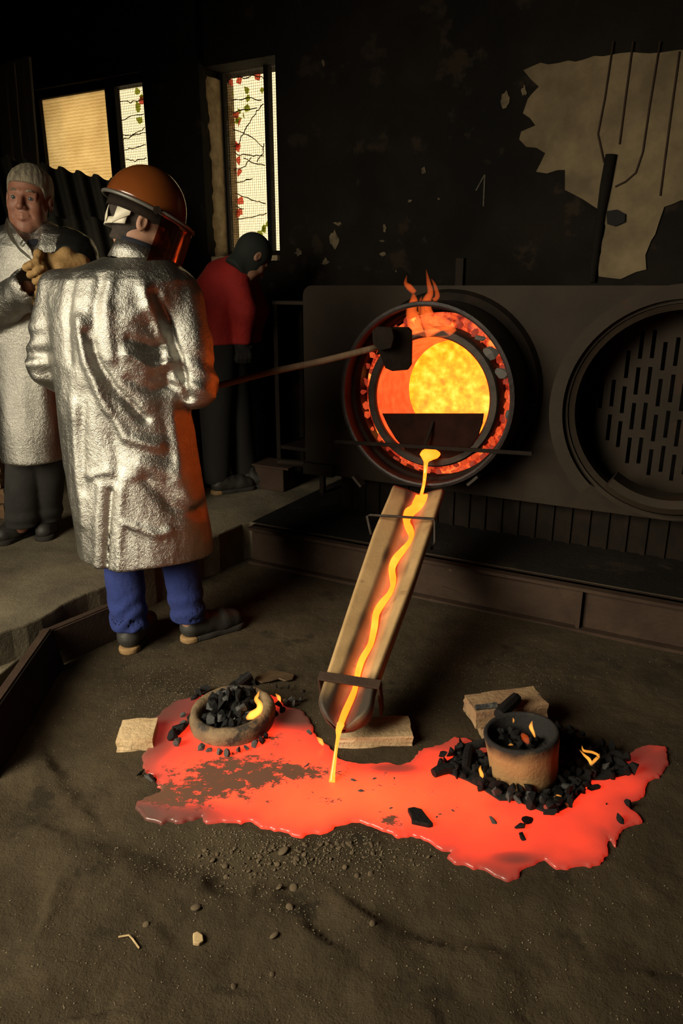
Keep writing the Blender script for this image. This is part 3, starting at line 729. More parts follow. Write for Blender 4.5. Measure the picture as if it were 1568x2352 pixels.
# crucible lying in the hot mouth
oc = FR(dt, .10, dz - .018)
cru = thing('crucible', 'dark round crucible glowing yellow inside the left furnace mouth', 'crucible', oc)
CR, CI, CDp, BR = .318, .276, .34, .245
m = MB().lathe(oc, AX, [(CI, 0), (CI + .008, -.008), (CR - .008, -.008), (CR, .004), (CR - .01, CDp + .06), (.002, CDp + .07), (.002, CDp + .02), (BR + .006, CDp + .02), (CI + .001, .012)], 72, close=True)
obj('crucible_wall', m, MT['rimiron'], cru, auto=40)
MT['hotwall'] = glow('red_hot_wall', [(.2, (1.4, .035, .010)), (.5, (2.0, .085, .022)), (.8, (2.4, .15, .035))], 22, 1.0)
MT['hotend'] = glow('yellow_hot_end', [(.30, (4.2, .34, .010)), (.47, (4.8, .58, .015)), (.56, (5.0, .72, .03)), (.72, (5.4, 1.0, .10))], 24, 1.0, detail=5)
m = MB().lathe(oc, AX, [(CI - .001, .010), (BR, CDp - .01)], 72); obj('hot_wall', m, MT['hotwall'], cru, smooth=True)
prof = [(BR, CDp - .012), (BR - .02, CDp - .002), (BR - .06, CDp + .006), (.08, CDp + .010), (.001, CDp + .011)]
m = MB().lathe(oc, AX, prof, 72); obj('hot_bottom', m, MT['hotend'], cru, smooth=True)

# baffle plate and bar across the mouth
bo = .082
bp = [(877, 950), (1110, 950), (1107, 972), (1098, 1000), (1083, 1022), (1060, 1040), (1030, 1051), (995, 1055), (960, 1050), (930, 1034), (908, 1008), (890, 978)]
bl = thing('skimming_dam', 'dark half-moon iron dam across the lower crucible mouth', 'iron plate', PL(995, 1050, bo))
MT['hotiron'] = mat('heated_iron', (.010, .0035, .002), (.018, .006, .0035), 14, .85, 0, .2, 80, spec=.08)
obj('dam_plate', MB().prism([PL(x, y, bo) for x, y in bp], AX * .010), MT['hotiron'], bl, bevel=.002)
obj('dam_handle', MB().tube([PL(994, 968, bo - .006), PL(984, 1000, bo - .03), PL(974, 1030, bo - .04)], .007, 8), MT['iron'], bl)
tag(obj('cross_bar', MB().bar(PL(768, 1014, -.01), PL(1222, 1042, -.01), .010, .017), MT['iron'], bevel=.002), 'flat iron bar laid across the glowing furnace mouth', 'iron bar')

# glowing bed behind the charcoal ring
MT['ember'] = glow('glowing_ember', [(.34, (.06, .005, .003)), (.47, (.45, .025, .008)), (.60, (1.25, .14, .03)), (.78, (1.8, .60, .10))], 20, 1.0)
MT['emberlow'] = glow('dull_ember', [(.36, (.02, .004, .003)), (.52, (.30, .018, .008)), (.70, (.95, .09, .02)), (.88, (1.4, .35, .05))], 34, 1.0, base=(.03, .025, .022), rough=.9, bump=.4)
m = MB().lathe(oc, AX, [(CR + .001, .11), (CR + .02, .10), (DR - .032, .115), (DR - .032, .13), (CR + .001, .13)], 60, close=True)
tag(obj('ember_bed', m, MT['ember']), 'bed of glowing embers packed around the hot crucible', 'embers', kind='stuff')

# charcoal lumps (shared meshes)
def rock(seed, flat=1.0, n=16):
    r = random.Random(seed); bm = bmesh.new()
    for _ in range(n):
        a = Vector((r.gauss(0, 1), r.gauss(0, 1), r.gauss(0, 1))).normalized() * r.uniform(.75, 1.05)
        bm.verts.new((a.x * r.uniform(.85, 1.1), a.y * .8, a.z * .75 * flat))
    h = bmesh.ops.convex_hull(bm, input=bm.verts)
    bmesh.ops.delete(bm, geom=[g for g in h['geom_interior'] if isinstance(g, bmesh.types.BMVert)], context='VERTS')
    me = bpy.data.meshes.new('lump'); bm.to_mesh(me); bm.free(); return me
def variants(m_, n=5, base=0, flat=1.0, pts=16):
    out = []
    for k in range(n):
        me = rock(base + k, flat, pts); me.materials.append(m_); out.append(me)
    return out
LUMP = {k: variants(MT[k], 6, b) for k, b in (('coal', 100), ('ash', 200), ('greyash', 300), ('ember', 400), ('emberlow', 500))}
def lump(name, kind, loc, s, label, group, cat='charcoal', rot=None, stretch=None):
    o = bpy.data.objects.new(name, rng.choice(LUMP[kind])); COL.objects.link(o); o.location = loc
    o.rotation_euler = rot or (rng.uniform(0, 6), rng.uniform(0, 6), rng.uniform(0, 6))
    st = stretch or (rng.uniform(.9, 1.35), rng.uniform(.8, 1.1), rng.uniform(.75, 1.05))
    o.scale = [s * q for q in st]
    return tag(o, label, cat, group)
L_E = ('glowing red charcoal lump packed between crucible and furnace drum', 'glowing charcoal around the furnace crucible')
L_D = ('half-lit dark red charcoal lump wedged between crucible and furnace drum', 'dull charcoal around the furnace crucible')
L_G = ('ash-grey charcoal lump wedged beside the glowing crucible rim', 'grey charcoal around the furnace crucible')
nA = 38
for i in range(nA):
    a = 2 * math.pi * i / nA + rng.uniform(-.04, .04)          # 0 = up, turning to the right
    deg = math.degrees(a) % 360
    for ring in range(2):
        rr = (CR + .018 + ring * .026 + rng.uniform(-.004, .004)); rr = min(rr, DR - .046)
        p = FR(dt + rr * math.sin(a + ring * .07), .10 + rng.uniform(.06, .085) - .02 * ring, dz - .010 + rr * math.cos(a + ring * .07))
        if 40 < deg < 100: kind = 'greyash' if (ring and rng.random() < .55) else rng.choice(['emberlow', 'ember'])
        elif 100 <= deg < 205: kind = rng.choice(['ember', 'ember', 'emberlow', 'emberlow'])
        elif 205 <= deg < 255: kind = rng.choice(['emberlow', 'emberlow', 'ember'])
        elif 255 <= deg < 300: kind = rng.choice(['greyash', 'emberlow', 'ember', 'emberlow'])
        elif 300 <= deg < 335: kind = rng.choice(['coal', 'emberlow'])
        else: kind = rng.choice(['ember', 'emberlow', 'ember'])
        s = rng.uniform(.017, .027)
        lb = {'ember': L_E, 'emberlow': L_D, 'greyash': L_G, 'coal': L_D}[kind]
        lump('charcoal', kind, p, s, lb[0], lb[1])
for px_, py_, s, al in ((1100, 776, .030, 1), (1128, 812, .038, 0), (1152, 858, .034, 0)):
    lump('charcoal', 'greyash', PL(px_, py_, .12), s, {1100: 'long ash-grey charcoal piece at the upper right of the furnace mouth', 1128: 'large cracked grey charcoal lump right of the crucible rim', 1152: 'grey charcoal lump below the large cracked one by the rim'}[px_],
         None, rot=(0, .2, -.6), stretch=(1.35, .8, .7 if al else 1.1))

# flames as thin glowing gas
def flamemat(name, c, s):
    m = bpy.data.materials.new(name); m.use_nodes = True; nt = m.node_tree; N = nt.nodes; Lk = nt.links
    N.remove(N['Principled BSDF']); e_ = N.new('ShaderNodeEmission'); e_.inputs[0].default_value = (*c, 1); e_.inputs[1].default_value = s
    Lk.new(e_.outputs[0], N['Material Output'].inputs['Volume']); return m
MT['flame'] = flamemat('yellow_flame', (1.0, .36, .045), 95)
MT['flamered'] = flamemat('orange_flame', (1.0, .135, .020), 15)
for q in ('ember', 'emberlow', 'flame', 'flamered'): MT[q].cycles.emission_sampling = 'NONE'
def flame(label, tongues, conv, mat_, group=None):
    m = MB()
    for pts, rad in tongues:
        P = [conv(x, y) for x, y in pts]
        D = []; Rr = []
        n = len(P)
        for i in range(n - 1):                       # smooth the path
            p0, p1, p2, p3 = P[max(i - 1, 0)], P[i], P[i + 1], P[min(i + 2, n - 1)]
            for k in range(5):
                t = k / 5; t2, t3 = t * t, t * t * t
                D.append(.5 * ((2 * p1) + (p2 - p0) * t + (2 * p0 - 5 * p1 + 4 * p2 - p3) * t2 + (3 * p1 - p0 - 3 * p2 + p3) * t3)); Rr.append(rad[i] * (1 - t) + rad[i + 1] * t)
        D.append(P[-1]); Rr.append(rad[-1])
        m.tube(D, Rr, 10, flat=.8)
    return tag(obj('flame', m, mat_, smooth=True), label, 'flame', group)
fc = lambda x, y: PL(x, y, .03)
flame('tall orange flame licking up over the top of the furnace mouth',
      [([(960,765),(952,735),(945,715),(950,690),(948,672)], [.055, .044, .030, .022, .002]),
       ([(952,672),(940,660),(931,650),(934,632)], [.014, .018, .010, .001]),
       ([(1000,765),(985,735),(978,712),(980,690),(988,672),(984,650),(978,618)], [.055, .044, .032, .024, .017, .012, .001]),
       ([(1040,765),(1025,748),(1000,738),(975,728),(965,700),(968,680)], [.024, .034, .034, .026, .014, .001]),
       ([(995,690),(1004,680),(998,655),(990,640)], [.012, .014, .009, .001])], fc, MT['flamered'])
flame('low flame curling over the glowing charcoal above the crucible', [([(950,770),(990,760),(1030,752),(1050,735),(1020,722),(985,730)], [.006, .012, .013, .010, .007, .002]), ([(940,745),(960,765),(1000,775),(1035,770)], [.006, .010, .010, .003])], lambda x, y: PL(x, y, .05), MT['flamered'])

# steel channel edging the pit under the furnaces
RO = -.07
rt0, rt1 = tz(575, 1210, RO)[0], 1.95
ch = thing('steel_channel', 'rusty steel channel edging the sand pit below the furnaces', 'steel channel', FR((rt0 + rt1) / 2, RO, 0))
m = MB(); fbox(m, rt0, rt1, -.03, FLOORZ, RO + .01, RO + .03); obj('web', m, MT['rust'], ch)
m = MB(); fbox(m, rt0, rt1, FLOORZ - .014, FLOORZ, RO - .03, RO + .05); obj('top_flange', m, MT['rust'], ch)
m = MB(); fbox(m, rt0, rt1, -.01, .012, RO - .03, RO + .01); obj('bottom_flange', m, MT['rust'], ch)
c = tz(1325, 1390, RO)[0]
m = MB().add([FR(c - .08, RO - .02, FLOORZ - .02), FR(c + .02, RO - .02, FLOORZ - .02), FR(c + .02, RO - .02, -.01), FR(c - .08, RO + .008, FLOORZ - .02), FR(c + .02, RO + .008, FLOORZ - .02), FR(c + .02, RO + .008, -.01)], [(0, 1, 2), (5, 4, 3), (0, 3, 4, 1), (1, 4, 5, 2), (2, 5, 3, 0)])
obj('gusset', m, MT['rust'], ch)
p0, p1 = G(1016, 1352, .05), G(1085, 1376, .025)
tag(obj('iron_bar', MB().bar(p0, p1, .05, .045), MT['rust'], bevel=.006), 'short square iron bar lying in the sand right of the launder', 'iron bar')

# left edge of the pit
def edgebeam(label, a, b, h, zt_, lean, wm='rust'):
    th_ = thing('edging_plate', label, 'steel plate', (a + b) / 2 - Vector((0, 0, (a + b).z / 2)))
    d = (b - a); d.z = 0; d.normalize(); s = Vector((d.y, -d.x, 0))
    m = MB().hexa([a - Vector((0, 0, h)) + s * lean, b - Vector((0, 0, h)) + s * lean, b - Vector((0, 0, h)) + s * (lean + .014), a - Vector((0, 0, h)) + s * (lean + .014), a, b, b + s * .014, a + s * .014])
    obj('web', m, MT[wm], th_)
    m = MB().bar(a + s * (-.008), b + s * (-.008), .028, .010); obj('top_flange', m, MT['rust'], th_)
edgebeam('reddish steel edging plate below the concrete beside the blue trousers', G(98, 1456, .15), G(262, 1388, .15), .17, .15, .0)
edgebeam('bent steel edging plate at the far left pit corner', G(-60, 1690, .16), G(112, 1446, .16), .18, .16, .03, 'iron')
p = [G(-30, 1500, .05), G(20, 1478, .05), G(50, 1520, .05), G(-10, 1570, .05)]
tag(obj('scrap_plate', MB().prism([q - Vector((0, 0, .04)) for q in p], (0, 0, .06)), MT['concrete'], bevel=.006), 'grey slab piece in the corner behind the bent edging plate', 'slab')

# pipe, post and stand left of the furnace
tag(obj('pipe', MB().tube([PL(640, 1061, PO + .08), PL(712, 1066, PO + .08)], .020, 14), MT['steel'], auto=40), 'short horizontal steel pipe at the lower left of the furnace', 'pipe')
a, b = tz(566, 1100, .55)[0], tz(650, 1100, .55)[0]
pt = thing('steel_post', 'squat steel post standing left of the furnace', 'post', FR((a + b) / 2, .6, FLOORZ))
ztop = tz(600, 1066, .55)[1]
m = MB(); fbox(m, a, b, FLOORZ, ztop - .012, .55, .68); obj('post_body', m, MT['rust'], pt, bevel=.006)
m = MB(); fbox(m, a - .03, b + .05, ztop - .012, ztop, .53, .72); obj('cap_plate', m, MT['rust'], pt)
st = thing('metal_stand', 'dark metal stand in the gloom beside the furnace', 'stand', FR(pl_t0 - .22, .75, FLOORZ))
zs_ = at(640, 693, 4.1).z
m = MB(); fbox(m, pl_t0 - .40, pl_t0 - .06, zs_ - .02, zs_, .62, .95); obj('stand_top', m, MT['steel'], st, bevel=.003)
for q in (pl_t0 - .385, pl_t0 - .085):
    for o_ in (.64, .92):
        m = MB(); fbox(m, q - .014, q + .014, FLOORZ, zs_ - .02, o_ - .014, o_ + .014); obj('leg', m, MT['iron'], st)
m = MB(); fbox(m, pl_t0 - .38, pl_t0 - .09, .45, .47, .63, .93); obj('shelf', m, MT['iron'], st)
tag(obj('iron_rod', MB().tube([at(428, 890, 4.15), G(486, 1075, FLOORZ) + Vector((0, -.3, .01))], .014, 10), MT['steel'], auto=40), 'thin iron rod leaning behind the worker in blue trousers', 'rod')

# pipework and cables on the wall
W_ = lambda x, y, o=WO - .02: PL(640 + .5918 * x, .5918 * y, o)
tag(obj('wall_pipe', MB().tube([W_(1290, 600), W_(1268, 720), W_(1250, 830), W_(1232, 960), W_(1214, 1095)], [.028, .028, .022, .02, .02], 12), MT['soot'], auto=40), 'sooty downpipe crossing the peeling plaster patch', 'pipe')
for lab, P in (('left black cable hanging down the plaster patch', [(1298, 160), (1265, 380), (1238, 520), (1262, 630)]),
               ('black cable curving into the downpipe on the plaster patch', [(1480, 160), (1440, 400), (1412, 590), (1385, 670), (1345, 705), (1305, 725)]),
               ('faint cable between the two darker cables on the plaster', [(1375, 160), (1345, 380), (1322, 560)]),
               ('rightmost cable on the plaster patch', [(1555, 200), (1520, 450), (1495, 640), (1480, 760)])):
    tag(obj('cable', MB().tube([W_(x, y, WO - .016) for x, y in P], .0048, 8), MT['rust'], smooth=True), lab, 'cable')
tag(obj('pipe_bracket', MB().prism(jag(zp([(1270, 820), (1310, 815), (1345, 830), (1340, 860), (1305, 880), (1272, 868)], WO - .03), .003, .02), AX * .02), MT['black']), 'black bracket beside the downpipe on the plaster', 'bracket')
# ================================================================== launder (pouring trough)
def resample(P, n):
    P = [Vector(p) for p in P]; L = [0]
    for a, b in zip(P[:-1], P[1:]): L.append(L[-1] + (b - a).length)
    out = []
    for k in range(n):
        s = L[-1] * k / (n - 1); i = 0
        while i < len(L) - 2 and L[i + 1] < s: i += 1
        out.append(P[i].lerp(P[i + 1], (s - L[i]) / max(1e-9, L[i + 1] - L[i])))
    return out
def catmull(P, m=6):
    D = []; n = len(P)
    for i in range(n - 1):
        p0, p1, p2, p3 = P[max(i - 1, 0)], P[i], P[i + 1], P[min(i + 2, n - 1)]
        for k in range(m):
            t = k / m; t2, t3 = t * t, t * t * t
            D.append(.5 * ((2 * p1) + (p2 - p0) * t + (2 * p0 - 5 * p1 + 4 * p2 - p3) * t2 + (3 * p1 - p0 - 3 * p2 + p3) * t3))
    D.append(P[-1]); return D
LT = G(958, 1122, .565); LB = G(785, 1655, .155)
Ld = (LB - LT).normalized(); Ls = Vector((-Ld.y, Ld.x, 0)).normalized()      # down the trough, and across (to the viewer's right)
if Ls.x < 0: Ls = -Ls
Ln = Ls.cross(-Ld).normalized() if Ls.cross(-Ld).z > 0 else -Ls.cross(-Ld).normalized()
def LP(px, py, lift=0.0): return onplane(px, py, LT + Ln * lift, Ln)
def luv(p): q = p - LT; return q.dot(Ld), q.dot(Ls), q.dot(Ln)
Ledge = [luv(LP(*q))[:2] for q in ((893, 1128), (857, 1212), (810, 1350), (767, 1480), (742, 1556), (716, 1640))]
Redge = [luv(LP(*q))[:2] for q in ((1022, 1120), (1000, 1190), (955, 1325), (897, 1478), (866, 1560), (856, 1625))]
flowpx = [(968,1140,34),(964,1150,38),(957,1162,34),(941,1174,26),(933,1190,18),(934,1200,18),(940,1212,20),(945,1226,15),(941,1243,13),(926,1261,18),(908,1281,19),(899,1302,16),(902,1325,17),(902,1343,13),(894,1363,15),(877,1383,18),(863,1406,16),(859,1437,17),(852,1473,16),(846,1487,15),(831,1512,15),(821,1542,15),(815,1579,14),(806,1603,17),(791,1635,17),(781,1662,14),(778,1676,10)]
GD = .046                                                # depth of the groove
flow = [luv(onplane(x, y, LT - Ln * (GD - .008), Ln)) + (w,) for x, y, w in flowpx]
LEN = max(f_[0] for f_ in flow) - .012
def interp(tab, s):
    tab = sorted(tab); return float(np.interp(s, [t[0] for t in tab], [t[1] for t in tab]))
groove_c = sorted([(f_[0], f_[1]) for f_ in flow])
gs = np.array([g[0] for g in groove_c]); gu = np.array([g[1] for g in groove_c])
pc = np.polyfit(gs, gu, 2)
NS, s0 = 72, -.015
def groove_h(s, u, gc, gw):
    d = max(0, abs(u - gc) - .020) / gw
    g = -(GD - .030) * (0.5 + 0.5 * math.cos(math.pi * min(1, d)))
    if s < .03: g *= max(.35, min(1, (s - s0) / .045))
    eg = (gc - interp(Ledge, s)) if u < gc else (interp(Redge, s) - gc)
    return g - .034 * max(0, 1 - abs(u - gc) / max(.05, eg - .010))
prof_n = 41
V = []; heat = []
for i in range(NS + 1):
    s = s0 + (LEN - s0) * i / NS
    l, r_ = interp(Ledge, s), interp(Redge, s)
    # rounded nose and blunt head in plan
    kn = max(0, (s - (LEN - .085)) / .085); sh = math.sqrt(max(0.02, 1 - kn ** 2.2))
    gc = float(np.polyval(pc, s)); gw = .040 - .008 * i / NS
    l2, r2 = gc + (l - gc) * sh, gc + (r_ - gc) * sh
    H = .115 if kn <= 0 else .115 - .045 * kn
    for j in range(prof_n):
        q = j / (prof_n - 1); u = l2 + (r2 - l2) * q
        e_ = min(q, 1 - q) * (r2 - l2)
        dn = -.020 * (1 - min(1, e_ / .016)) ** 2          # rounded shoulders
        V.append(LT + Ld * s + Ls * u + Ln * (dn + groove_h(s, u, gc, gw)))
        ht = math.exp(-(max(0, abs(u - gc) - gw * .35) / .022) ** 2)
        ht2 = math.exp(-(max(0, abs(u - gc) - gw * .9) / .030) ** 2)
        heat.append(.95 * ht * (1.0 - .10 * i / NS) + .0 * ht2 + (.25 * math.exp(-(s / .16) ** 2)))
    # underside
    for q in (1, .82, .5, .18, 0):
        u = l2 + (r2 - l2) * (.07 + .86 * q); V.append(LT + Ld * s + Ls * u - Ln * (H if q in (.5, .82, .18) else H * .75)); heat.append(0)
np_ = prof_n + 5
Fq = []
for i in range(NS):
    for j in range(np_): Fq.append((i * np_ + j, i * np_ + (j + 1) % np_, (i + 1) * np_ + (j + 1) % np_, (i + 1) * np_ + j))
Fq += [tuple(range(np_)), tuple(range(NS * np_ + np_ - 1, NS * np_ - 1, -1))]
launder = thing('launder', 'long tan clay launder carrying the bright metal stream down to the sand', 'launder', Vector((LB.x, LB.y, 0)))
def laundermat():
    m = mat('launder_clay_hot', (.36, .225, .095), (.46, .30, .135), 7, .7, 0, .15, 60, c3=(.27, .155, .07), s3=9, t3=.62)
    nt = m.node_tree; N = nt.nodes; Lk = nt.links; b = N['Principled BSDF']
    a = N.new('ShaderNodeAttribute'); a.attribute_name = 'hotness'
    no = N.new('ShaderNodeTexNoise'); no.inputs['Scale'].default_value = 13; no.inputs['Detail'].default_value = 6
    tc = N.new('ShaderNodeTexCoord'); Lk.new(tc.outputs['Object'], no.inputs['Vector'])
    mu = N.new('ShaderNodeMath'); mu.operation = 'MULTIPLY_ADD'; Lk.new(no.outputs[0], mu.inputs[0]); mu.inputs[1].default_value = .9; mu.inputs[2].default_value = .42
    m2 = N.new('ShaderNodeMath'); m2.operation = 'MULTIPLY'; Lk.new(a.outputs['Fac'], m2.inputs[0]); Lk.new(mu.outputs[0], m2.inputs[1])
    r = N.new('ShaderNodeValToRGB'); el = r.color_ramp.elements
    st_ = [(.12, (0, 0, 0)), (.45, (.035, .004, .002)), (.75, (.22, .016, .006)), (1.0, (.60, .040, .010))]
    set_ramp(el, st_)
    Lk.new(m2.outputs[0], r.inputs[0]); Lk.new(r.outputs[0], b.inputs['Emission Color']); b.inputs['Emission Strength'].default_value = 1.0
    # slag-stained groove and sooted ends belong to the clay itself
    so = N.new('ShaderNodeAttribute'); so.attribute_name = 'soot'
    bc = b.inputs['Base Color'].links[0].from_socket
    mx = N.new('ShaderNodeMix'); mx.data_type = 'RGBA'; Lk.new(so.outputs['Fac'], mx.inputs[0]); Lk.new(bc, mx.inputs[6]); mx.inputs[7].default_value = (.022, .016, .012, 1)
    Lk.new(mx.outputs[2], b.inputs['Base Color'])
    return m
MT['launder'] = laundermat()
me = mesh_from('trough', V, Fq, True, fix=True)
soot = []
for v in V:
    s, u, n = luv(v); gc = float(np.polyval(pc, s))
    k = max(0, min(1, (s - (LEN - .16 - .10 * max(0, u - gc) / .1)) / .12)) + max(0, min(1, (.09 - s) / .14)) * .8
    k += .85 * math.exp(-((abs(u - gc) - .047) / .010) ** 2) * (.4 + .6 * (u < gc)) * (s < 1.2)
    k += .6 * max(0, 1 - abs(u - gc) / .045)
    k += .3 * float(vnoise(np.array(s * 14.), np.array(u * 22.), 0, 5)) * (k > .1)
    soot.append(max(0, min(.96, k)))
setattr_f(me, 'hotness', heat); setattr_f(me, 'soot', soot)
link('trough', me, MT['launder'], launder)
# clamp strap near the nose and wire handle near the head
s = interp([(luv(LP(742, 1556))[0], luv(LP(742, 1556))[0])], 0)
l, r_ = interp(Ledge, s) - .006, interp(Redge, s) + .006
m = MB()
def Lw(s_, u_, n_): return LT + Ld * s_ + Ls * u_ + Ln * n_
hw = .017
def lbox(m, s_0, s_1, u0, u1, n0, n1):
    m.hexa([Lw(s_0, u0, n0), Lw(s_0, u1, n0), Lw(s_1, u1, n0), Lw(s_1, u0, n0), Lw(s_0, u0, n1), Lw(s_0, u1, n1), Lw(s_1, u1, n1), Lw(s_1, u0, n1)])
lbox(m, s - hw, s + hw, l - .008, r_ + .008, .002, .010)
lbox(m, s - hw, s + hw, r_ + .001, r_ + .009, -.13, .004)
lbox(m, s - hw, s + hw, l - .009, l - .001, -.13, .004)
obj('clamp_strap', m, MT['rust'], launder, bevel=.002)
P = [LP(852, 1228, -.02), LP(842, 1186, .02), LP(850, 1183, .03), LP(920, 1187, .03), LP(996, 1192, .03), LP(998, 1200, .02), LP(998, 1245, -.03), LP(990, 1262, -.06)]
obj('wire_handle', MB().tube(P, .0055, 8), MT['rimiron'], launder, smooth=True)

# ---- flowing metal
MT['molten'] = glow('molten_bronze', [(.2, (3.8, .42, .02)), (.5, (4.4, .56, .03)), (.8, (4.8, .80, .07))], 9, 1.0, rough=.25)
MT['launder'].cycles.emission_sampling = 'NONE'
MT['moltenfall'] = glow('falling_bronze', [(.2, (1.7, .45, .03)), (.6, (2.0, .66, .06)), (.85, (2.2, 1.0, .28))], 22, 1.0, rough=.2)
F_ = sorted(flow); n = len(F_)
C_ = [Vector((f_[0], f_[1], 0)) for f_ in F_]; D_ = catmull(C_, 6)
Wd = []
for i in range(n - 1):
    for k in range(6): Wd.append(F_[i][3] * (1 - k / 6) + F_[i + 1][3] * k / 6)
Wd.append(F_[-1][3])
V = []; Fq = []; K = 9
dcam = lambda p: (p - CAM).dot(Vector((0, _cp, -_sp)))
for i, (c, w) in enumerate(zip(D_, Wd)):
    d = (D_[min(i + 1, len(D_) - 1)] - D_[max(i - 1, 0)]).normalized(); sx = Vector((-d.y, d.x, 0))
    P0 = Lw(c.x, c.y, 0); hwid = w * .5 / FPX * dcam(P0)
    for k in range(K):
        q = -1 + 2 * k / (K - 1); c2 = c + sx * (q * hwid)
        V.append(Lw(c2.x, c2.y, max(-GD + .006, groove_h(c2.x, c2.y, float(np.polyval(pc, c2.x)), .036)) + .0025 + .005 * (1 - q * q) - (.012 if abs(q) == 1 else 0)))
for i in range(len(D_) - 1):
    for k in range(K - 1): Fq.append((i * K + k, i * K + k + 1, (i + 1) * K + k + 1, (i + 1) * K + k))
    Fq.append((i * K + K - 1, i * K, (i + 1) * K, (i + 1) * K + K - 1))
Fq += [tuple(range(K)), tuple(range((len(D_) - 1) * K + K - 1, (len(D_) - 1) * K - 1, -1))]
ms = thing('molten_stream', 'bright yellow stream of molten metal winding down the launder', 'molten metal', Vector((LT.x, LT.y, LT.z - .1)))
obj('trough_flow', MB().add(V, Fq), MT['molten'], ms, smooth=True)
# fall from the crucible lip to the trough
lipo = PL(985, 1046, .06); hit = Lw(F_[0][0] + .02, F_[0][1], -GD + .02)
P = [lipo + AX * .05 + Vector((0, 0, .012)), lipo, lipo - AX * .02 - Vector((0, 0, .012)), PL(978, 1062, .02), PL(976, 1085, .0), PL(973, 1112, -.02), hit]
obj('lip_fall', MB().tube(catmull(P, 4), list(np.interp(np.linspace(0, 6, 25), range(7), [.050, .046, .026, .0105, .0085, .0075, .009])), 14, flat=.45, up=tuple(AX)), MT['molten'], ms, smooth=True)
# fall from the nose to the pool
nose = Lw(F_[-1][0], F_[-1][1], -GD + .008); land = G(762, 1796, PZ)
P = [nose - Ld * .02, nose, nose.lerp(land, .12) + Vector((0, -.012, .004)), nose.lerp(land, .4) + Vector((0, -.010, .012)), nose.lerp(land, .75) + Vector((0, -.004, .01)), land]
obj('nose_fall', MB().tube(catmull(P, 5), list(np.interp(np.linspace(0, 5, 26), range(6), [.012, .010, .006, .0050, .0062, .0095])), 12), MT['moltenfall'], ms, smooth=True)

# ---- pool of metal
lo = PUDW.min(0) - .04; hi = PUDW.max(0) + .04
xs_ = np.arange(lo[0], hi[0], .0055); ys_ = np.arange(lo[1], hi[1], .0055); zs3 = np.array([-.012, -.006, 0, .004, .008, .012, .018])
Xg, Yg = np.meshgrid(xs_, ys_, indexing='ij')
dd = poly_sd(Xg, Yg, PUDW) + .004 * vnoise(Xg * 55, Yg * 55, 0, 11) + .003 * vnoise(Xg * 120, Yg * 120, 0, 12)
hh = PZ + .0009 * vnoise(Xg * 9, Yg * 9, 0, 13)
Fz = smax(np.repeat(dd[:, :, None], len(zs3), 2), zs3[None, None, :] - hh[:, :, None], .008)
Fz[:, :, 0] = np.maximum(Fz[:, :, 0], .001)
V, Q = surface_nets(Fz, xs_, ys_, zs3)
def blob(px, py, rx, ry, p=1.0):                       # rx along x, ry along y in metres
    c = G(px, py, PZ); return np.exp(-(((V[:, 0] - c.x) / rx) ** 2 + ((V[:, 1] - c.y) / ry) ** 2) ** p)
heat = .56 + .26 * blob(760, 1840, .40, .18) + .04 * blob(1250, 1900, .3, .2)
for b_ in ((405, 1625, .15, .09, .42), (370, 1870, .17, .045, .42), (315, 1850, .06, .05, .2), (690, 1645, .09, .065, .46), (1490, 1740, .13, .09, .30), (1040, 1710, .08, .04, .22),
           (1180, 1970, .05, .02, .28), (1160, 2005, .06, .04, .15), (905, 1765, .07, .02, .30), (355, 1700, .06, .14, .28), (620, 1650, .1, .05, .25), (1240, 1930, .4, .25, .06), (1420, 1850, .2, .3, .08)):
    heat = heat - b_[4] * blob(*b_[:4], p=1.5)
dist = np.zeros(len(V))
edge_d = poly_sd(V[:, 0], V[:, 1], PUDW)
heat = heat - .16 * np.exp(edge_d / .030)
dross = 0.85 * blob(475, 1800, .19, .12) + .85 * blob(380, 1835, .07, .04) + .65 * blob(580, 1770, .15, .10) + .75 * blob(690, 1770, .13, .035) + .5 * blob(620, 1690, .16, .05) + .55 * blob(755, 1838, .07, .025) + .85 * blob(895, 1885, .05, .03) + .32 * blob(900, 1800, .2, .12) + .22 * blob(1060, 1850, .12, .1)
